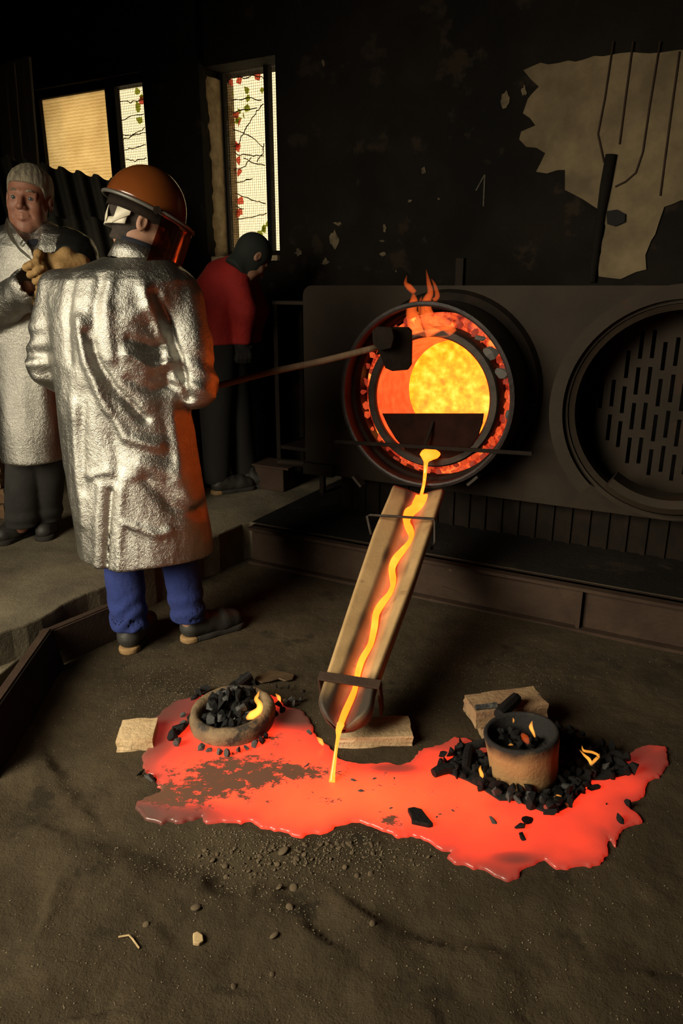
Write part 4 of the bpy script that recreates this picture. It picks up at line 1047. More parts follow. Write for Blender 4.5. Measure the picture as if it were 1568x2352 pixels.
def pool_mat():
    m = glow('molten_pool', [(.02, (.035, .006, .004)), (.20, (.17, .012, .008)), (.40, (.50, .022, .010)), (.58, (1.15, .048, .014)), (.80, (2.2, .130, .028)), (1.0, (2.9, .22, .045))], 4.5, 1.0, base=(.06, .03, .024), rough=.3, attr='hotness')
    nt = m.node_tree; N = nt.nodes; Lk = nt.links; b = N['Principled BSDF']
    tc = N.new('ShaderNodeTexCoord'); mp = N.new('ShaderNodeMapping'); mp.inputs['Scale'].default_value = (1, 1.5, 1); Lk.new(tc.outputs['Object'], mp.inputs['Vector'])
    n1 = N.new('ShaderNodeTexNoise'); n1.inputs['Scale'].default_value = 30; n1.inputs['Detail'].default_value = 7; n1.inputs['Roughness'].default_value = .78; Lk.new(mp.outputs[0], n1.inputs['Vector'])
    a = N.new('ShaderNodeAttribute'); a.attribute_name = 'dross'
    ma = N.new('ShaderNodeMath'); ma.operation = 'MULTIPLY_ADD'; Lk.new(a.outputs['Fac'], ma.inputs[0]); ma.inputs[1].default_value = .32; Lk.new(n1.outputs[0], ma.inputs[2])
    rg = N.new('ShaderNodeMapRange'); rg.inputs['From Min'].default_value = .69; rg.inputs['From Max'].default_value = .76; Lk.new(ma.outputs[0], rg.inputs['Value'])
    e0 = b.inputs['Emission Color'].links[0].from_socket
    mx = N.new('ShaderNodeMix'); mx.data_type = 'RGBA'; Lk.new(rg.outputs[0], mx.inputs[0]); Lk.new(e0, mx.inputs[6]); mx.inputs[7].default_value = (.06, .006, .002, 1)
    Lk.new(mx.outputs[2], b.inputs['Emission Color'])
    mb_ = N.new('ShaderNodeMix'); mb_.data_type = 'RGBA'; Lk.new(rg.outputs[0], mb_.inputs[0]); mb_.inputs[6].default_value = (.10, .05, .04, 1); mb_.inputs[7].default_value = (.085, .055, .030, 1)
    Lk.new(mb_.outputs[2], b.inputs['Base Color'])
    mr_ = N.new('ShaderNodeMapRange'); mr_.inputs['To Min'].default_value = .28; mr_.inputs['To Max'].default_value = .9; Lk.new(rg.outputs[0], mr_.inputs['Value']); Lk.new(mr_.outputs[0], b.inputs['Roughness'])
    bp = N.new('ShaderNodeBump'); bp.inputs['Strength'].default_value = .6; bp.inputs['Distance'].default_value = .006; Lk.new(rg.outputs[0], bp.inputs['Height']); Lk.new(bp.outputs[0], b.inputs['Normal'])
    return m
MT['pool'] = pool_mat()
me = mesh_np('molten_pool', V, Q); setattr_f(me, 'hotness', np.clip(heat, 0, 1)); setattr_f(me, 'dross', np.clip(dross, 0, 1))
tag(link('molten_pool', me, MT['pool'], loc=Vector((float(V[:, 0].mean()), float(V[:, 1].mean()), 0))), 'glowing orange pool of spilled metal spreading over the sand', 'molten metal')
# small cooled spill behind the ring
P = [(592,1552),(620,1542),(650,1545),(676,1552),(672,1562),(655,1566),(640,1561),(622,1566),(600,1570),(585,1563)]
MT['cool'] = mat('cooled_metal', (.15, .10, .055), (.09, .06, .035), 20, .4, .4)
tag(obj('cooled_spill', MB().prism([G(x, y, .004) for x, y in P], (0, 0, .006)), MT['cool'], bevel=.002), 'small cooled brown metal splash behind the round mould', 'metal splash')

# ================================================================== bricks
def brick(name, label, c, ux, size, m_, group=None, chip=0, z0=0.0):
    ux = Vector((ux[0], ux[1], 0)).normalized(); uy = Vector((-ux.y, ux.x, 0)); L_, W_b, H_ = size
    n = (10, 5, 3); r = random.Random(label)
    bm = bmesh.new(); bmesh.ops.create_cube(bm, size=1.0); bmesh.ops.subdivide_edges(bm, edges=bm.edges[:], cuts=4, use_grid_fill=True)
    for v in bm.verts:
        k = sum(abs(abs(q) - .5) < 1e-4 for q in v.co)
        amp = .0008 + (.0034 if k >= 2 else 0)
        v.co = Vector((v.co.x * L_, v.co.y * W_b, v.co.z * H_)) - v.co * (amp * r.random() * 2) + Vector((r.uniform(-1, 1), r.uniform(-1, 1), r.uniform(-1, 1))) * .0004
        if chip and v.co.x < -L_ * .28: v.co.y += r.uniform(-.004, .004)
    M = Matrix(((ux.x, uy.x, 0, c[0]), (ux.y, uy.y, 0, c[1]), (0, 0, 1, z0 + H_ / 2), (0, 0, 0, 1)))
    bm.transform(M); me = bpy.data.meshes.new(name); bm.to_mesh(me); bm.free()
    return tag(link(name, me, m_, loc=Vector((c[0], c[1], z0))), label, 'brick', group)
a, b = G(258, 1733), G(342, 1728); cc = (a + b) / 2; uy = Vector((0, 1, 0))
brick('fire_brick', 'broken pale half brick at the left edge of the pool', cc + Vector((.005, .070, 0)), (b - a), (.117, .122, .045), MT['brick'], chip=1, z0=-.002)
a, b = G(772, 1724), G(946, 1719); cc = (a + b) / 2
brick('fire_brick', 'pale fire brick lying under the nose of the launder', cc + Vector((.002, .066, 0)), (b - a), ((b - a).length, .118, .042), MT['brick'], z0=0)
a, b = G(1098, 1716), G(1262, 1706); cc = (a + b) / 2
brick('fire_brick', 'lower brown brick of the stack behind the clay crucible', cc + Vector((.010, .055, 0)), (b - a), (.225, .11, .048), MT['brick2'])
a, b = G(1084, 1676, .049), G(1254, 1655, .049); cc = (a + b) / 2
brick('fire_brick', 'upper brown brick of the stack behind the clay crucible', cc + Vector((-.004, .058, 0)), (b - a), (.25, .115, .06), MT['brick2'], z0=.049)

# ================================================================== moulds
# round ring mould, left
rc = G(537, 1662)
ring = thing('ring_mould', 'round clay ring mould heaped with charcoal on the pool', 'mould', Vector((rc.x, rc.y, 0)))
tilt = Vector((-.06, -.05, 1)).normalized()
RR = .138
pr = [(RR * .80, .012), (RR * .96, .000), (RR * 1.02, .018), (RR * 1.03, .04), (RR * .99, .062), (RR * .90, .070), (RR * .80, .066), (RR * .74, .052), (RR * .73, .03)]
m = MB().lathe(Vector((rc.x, rc.y, .000)), tilt, pr, 56, close=True)
m.v = [tuple(Vector(v) + Vector((.003 * float(vnoise(np.array(v[0] * 30), np.array(v[1] * 30), np.array(v[2] * 40), 3)),) * 3)) for v in m.v]
obj('ring_wall', m, MT['ringclay'], ring, smooth=True)
m = MB().lathe(Vector((rc.x, rc.y, .004)), tilt, [(RR * .80, .008), (RR * .78, .026), (.001, .03), (.001, .008)], 40, close=True); obj('core', m, MT['coal'], ring, smooth=True)
# tall clay crucible, right
kc = G(1224, 1838) + Vector((0, .098, 0)); kax = Vector((-.13, .05, 1)).normalized(); KH = .165
def crucmat():
    m = mat('clay_crucible_wall', (.36, .215, .085), (.27, .155, .06), 10, .85, 0, .4, 90, c3=(.20, .115, .05), s3=9, t3=.62)
    nt = m.node_tree; N = nt.nodes; Lk = nt.links; b = N['Principled BSDF']; so = N.new('ShaderNodeAttribute'); so.attribute_name = 'soot'
    bc = b.inputs['Base Color'].links[0].from_socket; mx = N.new('ShaderNodeMix'); mx.data_type = 'RGBA'; Lk.new(so.outputs['Fac'], mx.inputs[0]); Lk.new(bc, mx.inputs[6]); mx.inputs[7].default_value = (.008, .007, .006, 1)
    Lk.new(mx.outputs[2], b.inputs['Base Color']); return m
kr = thing('clay_crucible', 'ochre clay crucible with sooty rim full of burning charcoal', 'crucible', Vector((kc.x, kc.y, 0)))
pk = [(.001, .004), (.088, .004), (.094, .012), (.098, .04), (.101, .08), (.105, .12), (.108, .15), (.109, .160), (.105, .1655), (.097, .165), (.094, .158), (.092, .11), (.088, .10), (.001, .10)]
m = MB().lathe(Vector((kc.x, kc.y, -.006)), kax, pk, 64)
nv = [Vector(v) + Vector((1, 1, 0)) * (.0022 * float(vnoise(np.array(v[0] * 25), np.array(v[1] * 25), np.array(v[2] * 25), 8))) for v in m.v]
me = mesh_from('crucible_body', nv, m.f, True)
sv = []
for v in nv:
    h = (v - Vector((kc.x, kc.y, -.006))).dot(kax); ins = (v - Vector((kc.x, kc.y, -.006)) - kax * h).length < .0965
    sv.append(1.0 if ins else max(0, min(1, (h - .128 + .012 * float(vnoise(np.array(v.x * 40), np.array(v.y * 40), 0, 9))) / .028)))
setattr_f(me, 'soot', sv); link('crucible_body', me, crucmat(), kr)
ktop = Vector((kc.x, kc.y, -.006)) + kax * .13

# ================================================================== charcoal in the pit
L1 = ('black charcoal lump heaped around the clay crucible', 'charcoal around the clay crucible')
L2 = ('ash-flecked charcoal lump among the black ones around the clay crucible', 'charcoal around the clay crucible')
L2b = ('glowing charcoal lump among the black ones around the clay crucible', 'charcoal around the clay crucible')
L3 = ('black charcoal lump filling the round ring mould', 'charcoal inside the ring mould')
L4 = ('ashy grey charcoal lump on top of the ring mould filling', 'charcoal inside the ring mould')
L5 = ('charcoal lump inside the sooty clay crucible', 'charcoal inside the clay crucible')
L6 = ('charred lump lying around the outside of the ring mould', 'charcoal around the ring mould')
CH = [(985,1772),(1025,1748),(1046,1716),(1090,1704),(1140,1690),(1310,1680),(1330,1695),(1400,1722),(1440,1745),(1462,1785),(1400,1800),(1365,1800),(1345,1830),(1310,1868),(1270,1888),(1215,1866),(1180,1852),(1140,1852),(1090,1818),(1060,1802),(1030,1790)]
CHW = np.array([tuple(G(x, y))[:2] for x, y in CH])
c_ = CHW.mean(0)
m = MB().prism([Vector((c_[0] + (x - c_[0]) * .93, c_[1] + (y - c_[1]) * .93, PZ - .004)) for x, y in CHW], (0, 0, .010))
MT['dust'] = mat('charcoal_dust', (.004, .004, .004), (.012, .011, .010), 60, .95, 0, .6, 120)
tag(obj('charcoal_dust', m, MT['dust']), 'black charcoal dust under the heap around the clay crucible', 'charcoal dust', kind='stuff')
cnt = 0; tries = 0; placed = []
while cnt < 120 and tries < 9000:
    tries += 1
    x = rng.uniform(CHW[:, 0].min(), CHW[:, 0].max()); y = rng.uniform(CHW[:, 1].min(), CHW[:, 1].max())
    if poly_sd(np.array(x), np.array(y), CHW) > -.008: continue
    if math.hypot(x - kc.x, y - kc.y) < .103: continue
    if y > kc.y + .11 and abs(x - kc.x + .02) < .13: continue
    s = rng.uniform(.015, .028)
    if any((x - q[0]) ** 2 + (y - q[1]) ** 2 < (.60 * (s + q[2])) ** 2 for q in placed): continue
    placed.append((x, y, s)); kd = rng.random()
    kind = 'coal' if kd < .82 else ('ash' if kd < .95 else 'emberlow')
    lb = L1 if kind == 'coal' else (L2 if kind == 'ash' else L2b)
    lump('charcoal', kind, (x, y, PZ + s * .55), s, lb[0], lb[1]); cnt += 1
for x, y, s in list(placed):                            # a second layer close to the crucible
    if rng.random() < .45 and math.hypot(x - kc.x, y - kc.y) < .24:
        lump('charcoal', 'coal', (x + rng.uniform(-.01, .01), y + rng.uniform(-.01, .01), PZ + s * 1.6), s * .85, *L1)
for i in range(26):
    a = rng.uniform(0, 6.28); r_ = .080 * math.sqrt(rng.random()); s = rng.uniform(.012, .020)
    p = ktop + Vector((r_ * math.cos(a), r_ * math.sin(a), -.012 + rng.uniform(0, .012)))
    lump('charcoal', 'coal' if rng.random() < .93 else 'emberlow', p, s, *L5)
for i in range(60):
    a = rng.uniform(0, 6.28); r_ = .088 * math.sqrt(rng.random()); s = rng.uniform(.017, .030)
    h = .048 + .018 * math.sin(a) + .050 * (1 - r_ / .09) + rng.uniform(-.006, .012)
    kind = 'coal' if rng.random() < .84 else 'ash'; lb = L3 if kind == 'coal' else L4
    lump('charcoal', kind, (rc.x + r_ * math.cos(a), rc.y + r_ * math.sin(a), h), s, *lb)
for px_, py_, s, kind in ((412,1676,.022,'coal'),(398,1692,.020,'coal'),(408,1706,.019,'ash'),(425,1664,.014,'ash'),(455,1592,.020,'coal'),(448,1600,.014,'coal'),(470,1582,.016,'coal'),(560,1567,.022,'coal'),(578,1560,.018,'coal'),(540,1572,.018,'coal'),(462,1716,.012,'ash'),(480,1722,.010,'ash'),
                        (505,1728,.014,'greyash'),(522,1730,.011,'ash'),(548,1722,.012,'ash'),(565,1716,.010,'ash'),(585,1708,.014,'ash'),(600,1700,.014,'coal'),(612,1690,.012,'coal'),(640,1618,.014,'coal'),(655,1612,.012,'ash'),(668,1606,.012,'ash'),(648,1630,.012,'coal'),(690,1604,.010,'ash'),(676,1612,.009,'ash'),(710,1680,.009,'ash'),(630,1640,.014,'coal'),(436,1650,.013,'coal'),(420,1640,.010,'ash')):
    p = G(px_, py_ + 4, .012); s *= 1.35; lump('charcoal', kind, p + Vector((0, 0, s * .35)), s, *L6)
for px_, py_, s, kind, lb in ((322,1778,.014,'coal','round black charcoal lump at the left edge of the pool'),(345,1790,.020,'ash','grey charcoal lump at the left edge of the pool'),
        (1193,1903,.019,'coal','black charcoal lump left of the trio floating in front of the crucible'),(1211,1888,.020,'coal','topmost black charcoal lump of the trio in front of the crucible'),(1200,1925,.016,'coal','lowest black charcoal lump of the trio in front of the crucible'),
        (1132,1889,.014,'ash','small flat charcoal stick floating left of the charcoal trio'),(1424,1887,.017,'coal','black charcoal lump at the right shore of the pool'),(1392,1848,.005,'coal','tiny charcoal bit floating right of the clay crucible'),
        (1362,1812,.018,'coal','black charcoal lump detached right of the crucible heap'),(1443,1850,.018,'coal','black charcoal lump half sunk at the right shore'),
        (635,1578,.010,'coal','black charcoal bit left of three behind the ring mould'),(662,1580,.010,'coal','black charcoal bit in the middle of three behind the ring mould'),(698,1588,.010,'coal','black charcoal bit right of three behind the ring mould')):
    p = G(px_, py_, .010); lump('charcoal', kind, p + Vector((0, 0, s * .3)), s, lb, None, stretch=(1.3, .9, .6))
# dark shard in the pool
P = [(935,1866),(950,1863),(968,1868),(980,1884),(995,1902),(984,1904),(965,1900),(945,1896),(944,1884)]
tag(obj('slag_shard', MB().prism([G(x, y, .006) for x, y in P], (0, 0, .016)), MT['coal'], bevel=.003), 'dark flat slag shard sticking out of the middle of the pool', 'slag')
for x, y, w in ((704, 1757, 9), (860, 1788, 7), (905, 1787, 4), (1040, 1862, 5), (1010, 1870, 4), (830, 1816, 8), (718, 1820, 4), (898, 1856, 5), (812, 1792, 8), (1003, 1876, 4)):
    p = G(x, y, PZ); s = w / FPX * 2.2
    o = lump('slag_flake', 'ash', p, s, 'small dark slag flake floating on the glowing pool', 'slag flakes on the pool', 'slag', rot=(0, 0, rng.uniform(0, 6)), stretch=(1.2, .7, .35))
# charcoal stick on the bricks
zb = .049 + .06
tag(obj('charcoal_stick', MB().tube([G(1146, 1642, zb + .022), G(1160, 1628, zb + .024), G(1185, 1604, zb + .024)], [.019, .022, .020], 9), MT['coal'], auto=30), 'thick black charcoal stick lying on the upper brick', 'charcoal')
tag(obj('charcoal_stick', MB().tube([G(1092, 1625, zb + .006), G(1140, 1620, zb + .006)], [.009, .011], 7), MT['ash'], auto=30), 'thin dark charcoal stick lying flat on the upper brick', 'charcoal')
tag(obj('charcoal_stick', MB().tube([G(995, 1776, .022), G(1015, 1766, .026), G(1038, 1764, .024)], [.014, .018, .015], 9), MT['coal'], auto=30), 'black charcoal stick at the left tip of the crucible heap', 'charcoal')
tag(obj('charcoal_stick', MB().tube([G(1070, 1768, .028), G(1073, 1735, .035), G(1078, 1715, .040)], [.014, .016, .013], 9), MT['coal'], auto=30), 'upright black charcoal stick in the heap left of the crucible', 'charcoal')
tag(obj('charcoal_stick', MB().tube([G(545, 1572, .02), G(575, 1548, .045)], [.016, .015], 9), MT['coal'], auto=30), 'slanting black charcoal stick behind the ring mould', 'charcoal')

# ---- flames in the pit
def fl_at(px_, py_, z): p = G(px_, py_, z); return lambda x, y: at(x, y, p.y)
flame('bright yellow flame rising from the ring mould', [([(566,1650),(578,1643),(594,1632),(596,1618),(588,1606),(592,1596),(595,1585)], [.006, .017, .015, .012, .009, .006, .0006])], fl_at(580, 1652, .06), MT['flame'])
flame('small yellow flame behind the ring mould', [([(642,1612),(640,1602),(632,1593)], [.006, .009, .0008]), ([(652,1612),(650,1606)], [.003, .001])], fl_at(640, 1615, .01), MT['flame'])
flame('slender flame on the pool left of the falling stream', [([(742,1712),(736,1702),(726,1692)], [.004, .010, .001])], fl_at(740, 1715, .01), MT['flame'])
flame('thin tall flame in the middle of the clay crucible', [([(1228,1693),(1224,1682),(1219,1670),(1222,1655)], [.003, .006, .008, .0006])], fl_at(1222, 1700, .15), MT['flame'])
flame('short orange flame left of centre in the clay crucible', [([(1213,1708),(1206,1696),(1198,1686)], [.005, .014, .006])], fl_at(1206, 1706, .15), MT['flamered'])
flame('tiny flame at the far rim of the clay crucible', [([(1178,1660),(1179,1654),(1177,1648)], [.002, .004, .0006])], fl_at(1178, 1662, .15), MT['flame'])
flame('tiny flat flame at the left of the clay crucible', [([(1167,1712),(1172,1710),(1178,1711)], [.001, .004, .0015])], fl_at(1172, 1714, .15), MT['flame'])
flame('forked flame leaping from the charcoal right of the clay crucible', [([(1358,1756),(1352,1744),(1342,1735),(1330,1722)], [.006, .007, .005, .0006]), ([(1358,1754),(1366,1746),(1374,1736),(1360,1728),(1340,1724),(1336,1712)], [.005, .006, .005, .005, .005, .0006]), ([(1372,1740),(1377,1730)], [.004, .0006])], fl_at(1360, 1765, .02), MT['flame'])
flame('narrow flame in the charcoal left of the clay crucible', [([(1104,1792),(1106,1780),(1102,1768),(1104,1758)], [.004, .008, .006, .0006]), ([(1090,1802),(1096,1798),(1100,1794)], [.002, .006, .002])], fl_at(1100, 1800, .02), MT['flame'])
flame('small flame at the foot of the clay crucible', [([(1272,1832),(1280,1828),(1290,1829)], [.002, .005, .0008])], fl_at(1280, 1834, .02), MT['flame'])
flame('small orange flame in the charcoal in front of the crucible', [([(1305,1856),(1302,1848),(1296,1844)], [.002, .005, .0008])], fl_at(1302, 1860, .02), MT['flamered'])

# ================================================================== stones and litter on the sand
def round_stone(seed):
    r = random.Random(seed); bm = bmesh.new(); bmesh.ops.create_icosphere(bm, subdivisions=2, radius=1.0)
    ax_ = [Vector((r.gauss(0, 1), r.gauss(0, 1), r.gauss(0, 1))).normalized() for _ in range(5)]; am = [r.uniform(-.25, .25) for _ in ax_]
    for v in bm.verts:
        d = v.co.normalized(); v.co = d * (1 + sum(q * d.dot(w) ** 2 * (1 if d.dot(w) > 0 else .3) for q, w in zip(am, ax_))); v.co.z *= .7
    me = bpy.data.meshes.new('stone'); bm.to_mesh(me); bm.free(); me.polygons.foreach_set('use_smooth', [True] * len(me.polygons)); return me
PB = [round_stone(700 + k) for k in range(6)]
for q in PB: q.materials.append(MT['stone'])
def pebble(px_, py_, s, label, group, name='pebble'):
    p = G(px_, py_); o = bpy.data.objects.new(name, rng.choice(PB)); COL.objects.link(o)
    o.location = (p.x, p.y, ground_z(p.x, p.y) + s * .10); s *= .85; o.scale = (s, s * .85, s * .55); o.rotation_euler = (rng.uniform(-.5, .5), rng.uniform(-.5, .5), rng.uniform(0, 6))
    tag(o, label, 'stone', group)
for i in range(170):
    px_ = rng.gauss(690, 120); py_ = 1935 + abs(rng.gauss(0, 38)) + (px_ < 560) * 5
    if px_ > 1010 or px_ < 440 or py_ > 2050: continue
    p = G(px_, py_)
    if poly_sd(np.array(p.x), np.array(p.y), PUDW) < .02: continue
    pebble(px_, py_, rng.choice([.003, .004, .005, .006, .0085]), 'small brown pebble strewn on the sand in front of the pool', 'pebbles in front of the pool')
for px_, py_, s, lb in ((516,1974,.011,'round grey pebble left of the pebble patch'),(674,2025,.012,'reddish stone at the lower edge of the pebble patch'),(630,2148,.014,'grey stone lying alone below the pebble patch'),(450,2080,.016,'dark stone left of the pebble patch in the trodden sand'),(335,2121,.008,'small tan stone left of the pale wood chip'),(651,1953,.016,'largest reddish stone of the pebble patch'),(665,2080,.012,'dark stone in the shadowed sand furrow'),(820,2006,.009,'pebble right of the pebble patch'),(855,2130,.009,'single pebble in the dark sand right of the patch'),(537,2264,.010,'pebble near the front edge of the sand'),(625,2232,.009,'pebble below the lone grey stone')):
    pebble(px_, py_, s, lb, None, 'stone')
# gravel too small to count
r2 = random.Random(5); gv = []; gf = []
for i in range(5200):
    k = r2.random()
    if k < .34: px_, py_, s = r2.gauss(700, 190), 1900 + abs(r2.gauss(0, 75)), r2.uniform(.0008, .0026)
    elif k < .56: px_, py_, s = r2.gauss(420, 90), r2.gauss(1600, 45), r2.uniform(.0007, .0021)
    elif k < .64: px_, py_, s = r2.gauss(930, 150), r2.gauss(1570, 60), r2.uniform(.0006, .0018)
    elif k < .69: px_, py_, s = r2.gauss(1200, 100), r2.gauss(1545, 30), r2.uniform(.0006, .002)
    else: px_, py_, s = r2.uniform(0, 1568), r2.uniform(1480, 2350), r2.uniform(.0006, .0022)
    p = G(px_, py_)
    if not (-1.5 < p.x < 1.7 and .8 < p.y < 3.1): continue
    if poly_sd(np.array(p.x), np.array(p.y), PUDW[::3]) < .012: continue
    z = ground_z(p.x, p.y); n = len(gv)
    for dx, dy, dz_ in ((1, 0, 0), (0, 1, 0), (-1, 0, 0), (0, -1, 0), (0, 0, .9), (0, 0, -.6)):
        gv.append((p.x + dx * s * r2.uniform(.7, 1.3), p.y + dy * s * r2.uniform(.7, 1.3), z + s * .3 + dz_ * s))
    gf += [(n, n + 1, n + 4), (n + 1, n + 2, n + 4), (n + 2, n + 3, n + 4), (n + 3, n, n + 4), (n + 1, n, n + 5), (n + 2, n + 1, n + 5), (n + 3, n + 2, n + 5), (n, n + 3, n + 5)]
MT['gravel'] = mat('light_grit', (.26, .205, .13), (.13, .10, .065), 300, .9)
tag(link('grit', mesh_from('grit', gv, gf, fix=False), MT['gravel'], loc=Vector((0, 1.5, 0))), 'fine pale grit scattered over the dark sand', 'grit', kind='stuff')
MT['chip'] = mat('pale_chip', (.48, .36, .19), (.36, .25, .12), 40, .8)
c = G(453, 2160); P = [(442,2150),(452,2146),(464,2154),(466,2168),(456,2174),(443,2172)]
tag(obj('wood_chip', MB().prism([G(x, y, ground_z(c.x, c.y) + .001) for x, y in P], (.002, 0, .010)), MT['chip'], bevel=.002), 'pale wood chip lying alone on the foreground sand', 'wood chip')
c = G(305, 2160); zc_ = ground_z(c.x, c.y) + .004
tag(obj('twig', MB().tube([G(272, 2152, zc_), G(296, 2148, zc_ + .003), G(304, 2156, zc_), G(320, 2178, zc_)], .0022, 6), MT['chip']), 'thin broken twig on the sand left of the wood chip', 'twig')
# ================================================================== people
def frame(yaw, pitch, roll=0.0):
    """yaw from +X toward +Y, pitch downward; rows F (face), S (person's right), U (crown)"""
    F_ = Vector((math.cos(yaw) * math.cos(pitch), math.sin(yaw) * math.cos(pitch), -math.sin(pitch)))
    U_ = Vector((math.cos(yaw) * math.sin(pitch), math.sin(yaw) * math.sin(pitch), math.cos(pitch)))
    S_ = F_.cross(U_)
    if roll:
        c, s = math.cos(roll), math.sin(roll); S_, U_ = S_ * c + U_ * s, U_ * c - S_ * s
    return (F_, S_, U_)
def lw(o, M, p): return o + M[0] * p[0] + M[1] * p[1] + M[2] * p[2]
def head_sdf(X, Y, Z, o, M, k=1.0):
    a, b, c = local(X, Y, Z, o, M); a = a / k; b = b / k; c = c / k; ab = np.abs(b)
    f = s_ell(a, b, c, (-.012, 0, .032), (.098, .078, .092))
    f = smin(f, s_ell(a, b, c, (.030, 0, -.040), (.060, .062, .080)), .035)
    f = smin(f, s_ell(a, ab, c, (.020, .042, -.065), (.045, .022, .040)), .03)      # jaw corners
    f = smin(f, s_cap(a, ab, c, (.066, 0, -.104), (.064, .014, -.103), .020, .018), .022)  # chin
    f = smin(f, s_cap(a, ab, c, (.086, .008, .028), (.070, .046, .022), .009, .008), .014) # brow ridge
    f = smin(f, s_ell(a, ab, c, (.058, .040, -.022), (.026, .024, .022)), .02)       # cheekbones
    f = smax(f, -s_ell(a, ab, c, (.098, .032, .006), (.020, .017, .011)), .010)      # eye sockets
    f = smin(f, s_cap(a, ab, c, (.078, .018, .0125), (.072, .045, .0105), .0085, .0075), .004) # upper lids
    f = smin(f, s_cap(a, ab, c, (.0775, .019, -.0035), (.072, .044, -.0015), .0066, .006), .005) # lower lids
    f = smin(f, s_cap(a, ab, c, (.088, 0, .020), (.110, 0, -.024), .008, .0125), .010)  # nose
    f = smin(f, s_ell(a, ab, c, (.097, .0135, -.028), (.013, .008, .0085)), .006)    # nostril wings
    f = smin(f, s_cap(a, ab, c, (.090, 0, -.054), (.082, .020, -.058), .0075, .005), .008) # upper lip
    f = smin(f, s_cap(a, ab, c, (.089, 0, -.069), (.081, .018, -.065), .0075, .005), .008) # lower lip
    f = smax(f, -s_cap(a, ab, c, (.101, 0, -.0605), (.085, .027, -.0640), .0030, .0028), .004)
    f = smax(f, -s_cap(a, ab, c, (.090, .022, -.032), (.080, .036, -.062), .0025, .0025), .008)  # nasolabial fold
    f = smin(f, smax(s_ell(a, ab, c, (-.008, .082, -.002), (.019, .0085, .032)), -s_ell(a, ab, c, (-.003, .090, .002), (.010, .006, .020)), .004), .008) # ears
    return f * k
def neck_sdf(X, Y, Z, o, M, base, r0=.054, r1=.062):
    return s_cap(X, Y, Z, lw(o, M, (-.022, 0, -.055)), base, r0, r1)
def hair_sdf(X, Y, Z, o, M, short=False, k=1.0):
    a, b, c = local(X, Y, Z, o, M); a = a / k; b = b / k; c = c / k
    t = .006 if short else .012
    f = s_ell(a, b, c, (-.014, 0, .034 if short else .040), (.098 + t, .078 + t, .092 + t))
    if short: cut = smax(a - .055 - .4 * (c - .05), -(c + .062 + .3 * a), .01); f = smin(f, s_cap(a, b, c, (-.022, 0, -.05), (-.030, 0, -.12), .058, .056), .02); f = smax(f, smax(a - .040 + .25 * np.clip(-c, 0, .1), -(c + .085), .01), .008); f = smax(f, np.minimum(a + .005, -(c - .01)), .008)
    else:
        up = np.clip((c - .045) / .05, 0, 1); bk_ = np.clip((.02 - a) / .06, 0, 1)
        th = .003 + .013 * up + .007 * bk_ * (1 - up) + .004 * up * np.clip(-b / .06, -1, 1)
        f = s_ell(a, b, c, (-.012, 0, .032), (.098, .078, .092)) - th
        low = np.interp(a + 0 * b, [-.12, -.050, -.032, .012, .026, .045, .10], [-.062, -.055, .020, .022, -.004, .052, .070]) + .05 * b * np.clip(a * 15, 0, 1)
        f = smax(f, low - c, .006)
        f = f + .0010 * np.sin(b * 300 + 14 * np.sin(a * 22)) * up + .0016 * vnoise(a * 60, b * 60, c * 25, 91)
    return f * k
def fist_sdf(X, Y, Z, c, bar, back, k=1.0, gap=.0215, rb=.020):
    """hand closed round a bar along 'bar'; 'back' points from the bar to the knuckle/back-of-hand side"""
    bar = Vector(bar).normalized(); back = Vector(back); back = (back - bar * back.dot(bar)).normalized(); up = bar.cross(back)
    a, b, d = local(X, Y, Z, c, (bar, back, up)); a = a / k; b = b / k; d = d / k
    f = s_box(a, b, d, (0, .030, -.020), (.041, .015, .040), .014)                    # palm / back of hand
    Ln_ = (.92, 1.0, 1.04, .95)
    for i in range(4):
        x = (i - 1.5) * gap; L_ = Ln_[i]
        ang = [70, 20, -35, -95, -140]; P = []
        for q, t in enumerate(ang):
            rr = (rb + .010) * (1.12 if q < 2 else 1.0) * L_; P.append((x, rr * math.sin(R(t + 20)) * 1.0, rr * math.cos(R(t + 20)) + .004))
        P[0] = (x, .034, .012)
        f = smin(f, chain(a, b, d, P, [.0112, .0112, .0106, .0100, .0090], .005), .002)
    f = smin(f, chain(a, b, d, [(.044, .028, -.030), (.050, .004, -.026), (.034, -.020, -.006), (.012, -.030, .004)], [.013, .0135, .012, .010], .008), .006)  # thumb from the side of the palm
    f = smin(f, s_cap(a, b, d, (0, .030, -.055), (0, .034, -.095), .026, .030), .014)
    return f * k
def build_sdf(name, F_, xs_, m_, parent): V, Q = surface_nets(F_, *xs_); return obj_np(name, V, Q, m_, parent)
def polydist(X, Z, P):
    d = None
    for (ax_, az_), (bx_, bz_) in zip(P[:-1], P[1:]):
        ex, ez = bx_ - ax_, bz_ - az_; t = np.clip(((X - ax_) * ex + (Z - az_) * ez) / (ex * ex + ez * ez + 1e-12), 0, 1)
        q = (X - ax_ - t * ex) ** 2 + (Z - az_ - t * ez) ** 2
        d = q if d is None else np.minimum(d, q)
    return np.sqrt(d)
